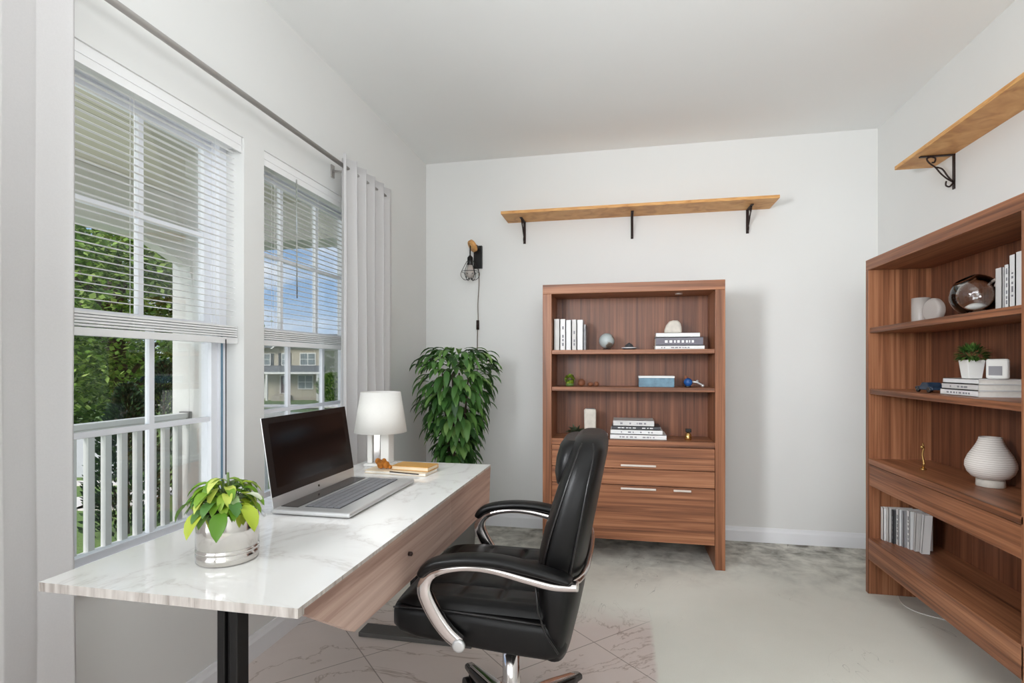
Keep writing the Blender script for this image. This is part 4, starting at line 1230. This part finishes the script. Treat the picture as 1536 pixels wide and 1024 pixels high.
# background trees beyond the lawn, seen through the left window
for (px_, d_, r_, h_, lb) in ((50, 17, 3.2, 7.5, 'big background tree beyond the garden, left of the leafy tree'), (195, 27, 4.4, 9.0, 'big background tree behind the trunk of the leafy tree'), (268, 40, 4.4, 11.0, 'far background tree hidden mostly by the porch column')):
    bxx, byy = D2(d_, px_); gzz = gz(d_)
    bt = thing('tree', lb, 'tree', (bxx, byy, gzz))
    MB().tube([(0, 0, -.2), (0, 0, h_ * .6)], [.22, .1], 8).build('trunk', M['trunk'], bt)
    rb = random.Random(int(px_)); mb_ = MB()
    cc = [(rb.uniform(0, 2 * PI), rb.uniform(-1, 1), rb.uniform(.6, 1)) for _ in range(60)]
    for k in range(9000):
        a_, u, rr = rb.choice(cc)
        q_ = math.sqrt(1 - u * u) * rr
        p = Vector((math.cos(a_) * q_ * r_ + rb.gauss(0, .45), math.sin(a_) * q_ * r_ + rb.gauss(0, .45), h_ * .52 + u * h_ * .48 + rb.gauss(0, .35)))
        p.z = max(p.z, .1)
        d = Vector((rb.uniform(-1, 1), rb.uniform(-1, 1), rb.uniform(-.8, .5))).normalized(); s_ = d.cross(Vector((.1, .3, 1))).normalized(); L = rb.uniform(.22, .38)
        mb_.add([p, p + d * L * .5 + s_ * L * .34, p + d * L, p + d * L * .5 - s_ * L * .34], [(0, 1, 2, 3)])
    mb_.build('foliage', M['leaf_tree'], bt)

# house across the street
hx, hyy = D2(55, 441); K = .0682
hs = thing('house', 'two storey tan house with grey roof across the street', 'house', (hx, hyy, -2.31), R_(11.7))
def U(px): return (px - 441) * K
def V(py): return (599.5 - py) * K
MB().box(U(330), U(486), 0, 8, -.3, V(519)).build('wall', M['siding'], hs)
MB().box(U(330) - .4, U(487) + .4, -.5, 8.5, V(519), V(516.5)).prism([(-.6, V(516.5)), (8.6, V(516.5)), (4, V(516.5) + 1.3)], U(330) - .4, U(487) + .4, 'X').build('roof', M['shingle'], hs)
MB().box(U(330) - .4, U(487) + .4, -.56, -.5, V(519.5), V(516)).build('fascia', M['porchwhite'], hs)
# garage wing standing forward, with its own roof
MB().prism([(-1.4, V(558)), (0, V(548)), (0, V(558))], U(330), U(488), 'X').build('porch_roof', M['shingle'], hs)
MB().box(U(330), U(488), -1.42, -1.34, V(560.5), V(557.5)).build('fascia', M['porchwhite'], hs)
MB().prism([(U(370), V(522)), (U(412), V(522)), (U(424), V(514.5)), (U(370), V(514.5))], -.75, -.2, 'Y').build('gable_roof', M['shingle'], hs)
MB().prism([(U(410), V(523.5)), (U(412.5), V(523.5)), (U(424.5), V(515)), (U(421), V(515))], -.8, -.75, 'Y').build('gable_trim', M['porchwhite'], hs)
def hwin(p0, p1, q0, q1, cols, sh=False):
    f = MB().box(U(p0), U(p1), -.08, 0, V(q1), V(q0)).build('window', M['porchwhite'], hs)
    w = (p1 - p0 - 2) / cols
    m = MB()
    for k in range(cols):
        for (a_, b_) in ((q0 + 1.3, (q0 + q1) / 2 - .4), ((q0 + q1) / 2 + .4, q1 - 1.3)):
            m.box(U(p0 + 1.2 + w * k + (.4 if k else 0)), U(p0 + .8 + w * (k + 1) - (0 if k == cols - 1 else .4)), -.1, -.08, V(b_), V(a_))
    m.build('pane', M['houseglass'], f)
    if sh:
        for a_, b_ in ((p0 - 4.5, p0 - .3), (p1 + .3, p1 + 4.5)):
            MB().box(U(a_), U(b_), -.06, 0, V(q1), V(q0)).build('shutter', M['shutter'], hs)
hwin(396, 406.5, 530, 548, 1, True); hwin(422.5, 432.5, 529.5, 548, 1, True); hwin(450, 474, 529, 548, 2)
hwin(447, 470, 562, 583.5, 2)
MB().box(U(420), U(434.5), -.06, 0, V(590), V(562)).build('door_frame', M['porchwhite'], hs)
dr = MB().box(U(422), U(433), -.1, -.06, V(589), V(563.5)).build('door', M['doorpaint'], hs)
MB().box(U(425), U(429.5), -.12, -.1, V(576), V(566)).build('wreath_pane', M['houseglass'], dr)
MB().box(U(370), U(402), -.06, 0, V(597), V(568)).build('garage_door', M['porchwhite'], hs)
for px in (408.5, 483):
    MB().box(U(px - 1.3), U(px + 1.3), -1.35, -1.18, -.2, V(560.5)).build('porch_post', M['porchwhite'], hs)
MB().box(U(483.5), U(486.3), -.1, 0, -.2, V(519)).build('corner_trim', M['porchwhite'], hs)
MB().box(U(416), U(438), -1.4, 0, -.3, V(592)).build('front_step', M['brick'], hs)
MB().box(U(438), U(486), -.05, 0, -.3, V(595)).build('foundation', M['brick'], hs)
# neighbouring house at right edge of the second window
nx_, ny_ = D2(68, 499)
h3 = thing('house', 'plain pale tan house wall partly hidden by the curtain', 'house', (nx_, ny_, -2.6), R_(11.7))
MB().box(-.8, 3.2, 0, 6, -.3, 6.6).build('wall', M['siding'], h3)
MB().prism([(-.4, 6.6), (6.4, 6.6), (3, 7.2)], -1.1, 3.5, 'X').build('roof', M['shingle'], h3)

# ------------------------------------------------------------------ sky
w = bpy.data.worlds.new('sky'); bpy.context.scene.world = w; w.use_nodes = True
nt = w.node_tree; bg = nt.nodes['Background']
tc = nt.nodes.new('ShaderNodeTexCoord'); sep = nt.nodes.new('ShaderNodeSeparateXYZ'); nt.links.new(tc.outputs['Generated'], sep.inputs[0])
grad = ramp(nt, sep.outputs[2], [(0.0, lin((206, 222, 238))), (0.12, lin((148, 182, 222))), (0.45, lin((112, 152, 204)))])
mp = nt.nodes.new('ShaderNodeMapping'); mp.inputs['Scale'].default_value = (1.6, 1.6, 6.0); nt.links.new(tc.outputs['Generated'], mp.inputs['Vector'])
cn = nt.nodes.new('ShaderNodeTexNoise'); cn.inputs['Scale'].default_value = 2.4; cn.inputs['Detail'].default_value = 7; nt.links.new(mp.outputs[0], cn.inputs['Vector'])
cm = ramp(nt, cn.outputs['Fac'], [(0.42, (0, 0, 0, 1)), (0.62, (1, 1, 1, 1))])
nt.links.new(mixc(nt, cm, grad, lin((244, 246, 250))), bg.inputs['Color'])
bg.inputs['Strength'].default_value = 1.3

# ------------------------------------------------------------------ lights
def look(o, tgt):
    d = Vector(tgt) - o.location; o.rotation_euler = d.to_track_quat('-Z', 'Y').to_euler()
def area(name, loc, tgt, sx, sy, e, col=(1, 1, 1)):
    l = bpy.data.lights.new(name, 'AREA'); l.shape = 'RECTANGLE'; l.size = sx; l.size_y = sy; l.energy = e; l.color = col
    o = bpy.data.objects.new(name, l); C.objects.link(o); o.location = loc; look(o, tgt); return o
sun = bpy.data.lights.new('sun', 'SUN'); sun.energy = 3.8; sun.angle = R_(30); sun.color = (1, .96, .9)
so = bpy.data.objects.new('sun', sun); C.objects.link(so); so.rotation_euler = Vector((.12, .75, -.6)).to_track_quat('-Z', 'Y').to_euler()
# added fill light in the extra opening past the near curtain
CW = (.93, .965, 1)
area('window_daylight', (XL - .02, -.25, 1.36), (XL + 1, -.25 + .55, 1.32), 1.3, 1.4, 9, CW)
# added general fill at the far end of the room, behind the camera
area('soft_light', (.2, -2.7, 1.7), (.1, 3.2, 1.7), 2.4, 1.7, 50, CW)
# added light left of the camera, out of frame, throwing the bookcase shadow
l = area('floor_lamp_light', (-1.22, .36, 1.66), (1.1, 3.9, 1.15), .4, .5, 9, CW)
l.data.spread = R_(76)
# unseen added light above the frame, washing ceiling and the upper back wall
area('uplighter', (.15, .45, 1.98), (.15, 2.5, 3.9), 1.2, .8, 21, CW)
area('porch_light', (-2.6, .2, .2), (-2.7, 2.4, 2.3), 1.4, 1.6, 34, (1, .98, .94))  # added upward fill to brighten the porch, out of view

# ------------------------------------------------------------------ camera
cam = bpy.data.cameras.new('camera'); co = bpy.data.objects.new('camera', cam); C.objects.link(co)
co.location = (0, 0, 1.2); co.rotation_euler = (PI / 2, 0, math.atan2(.2028, .9792))
cam.sensor_width = 36; cam.sensor_fit = 'HORIZONTAL'; cam.lens = 807 / 1536 * 36; cam.shift_y = 36 / 1536
cam.clip_start = .02; cam.clip_end = 500
sc = bpy.context.scene; sc.camera = co
sc.view_settings.view_transform = 'Standard'; sc.view_settings.look = 'None'
sc.view_settings.exposure = 0.22; sc.view_settings.gamma = 1; sc.view_settings.use_curve_mapping = False
sc.cycles.use_denoising = True
sc.cycles.max_bounces = 12; sc.cycles.diffuse_bounces = 6; sc.cycles.transparent_max_bounces = 24
sc.cycles.sample_clamp_indirect = 6
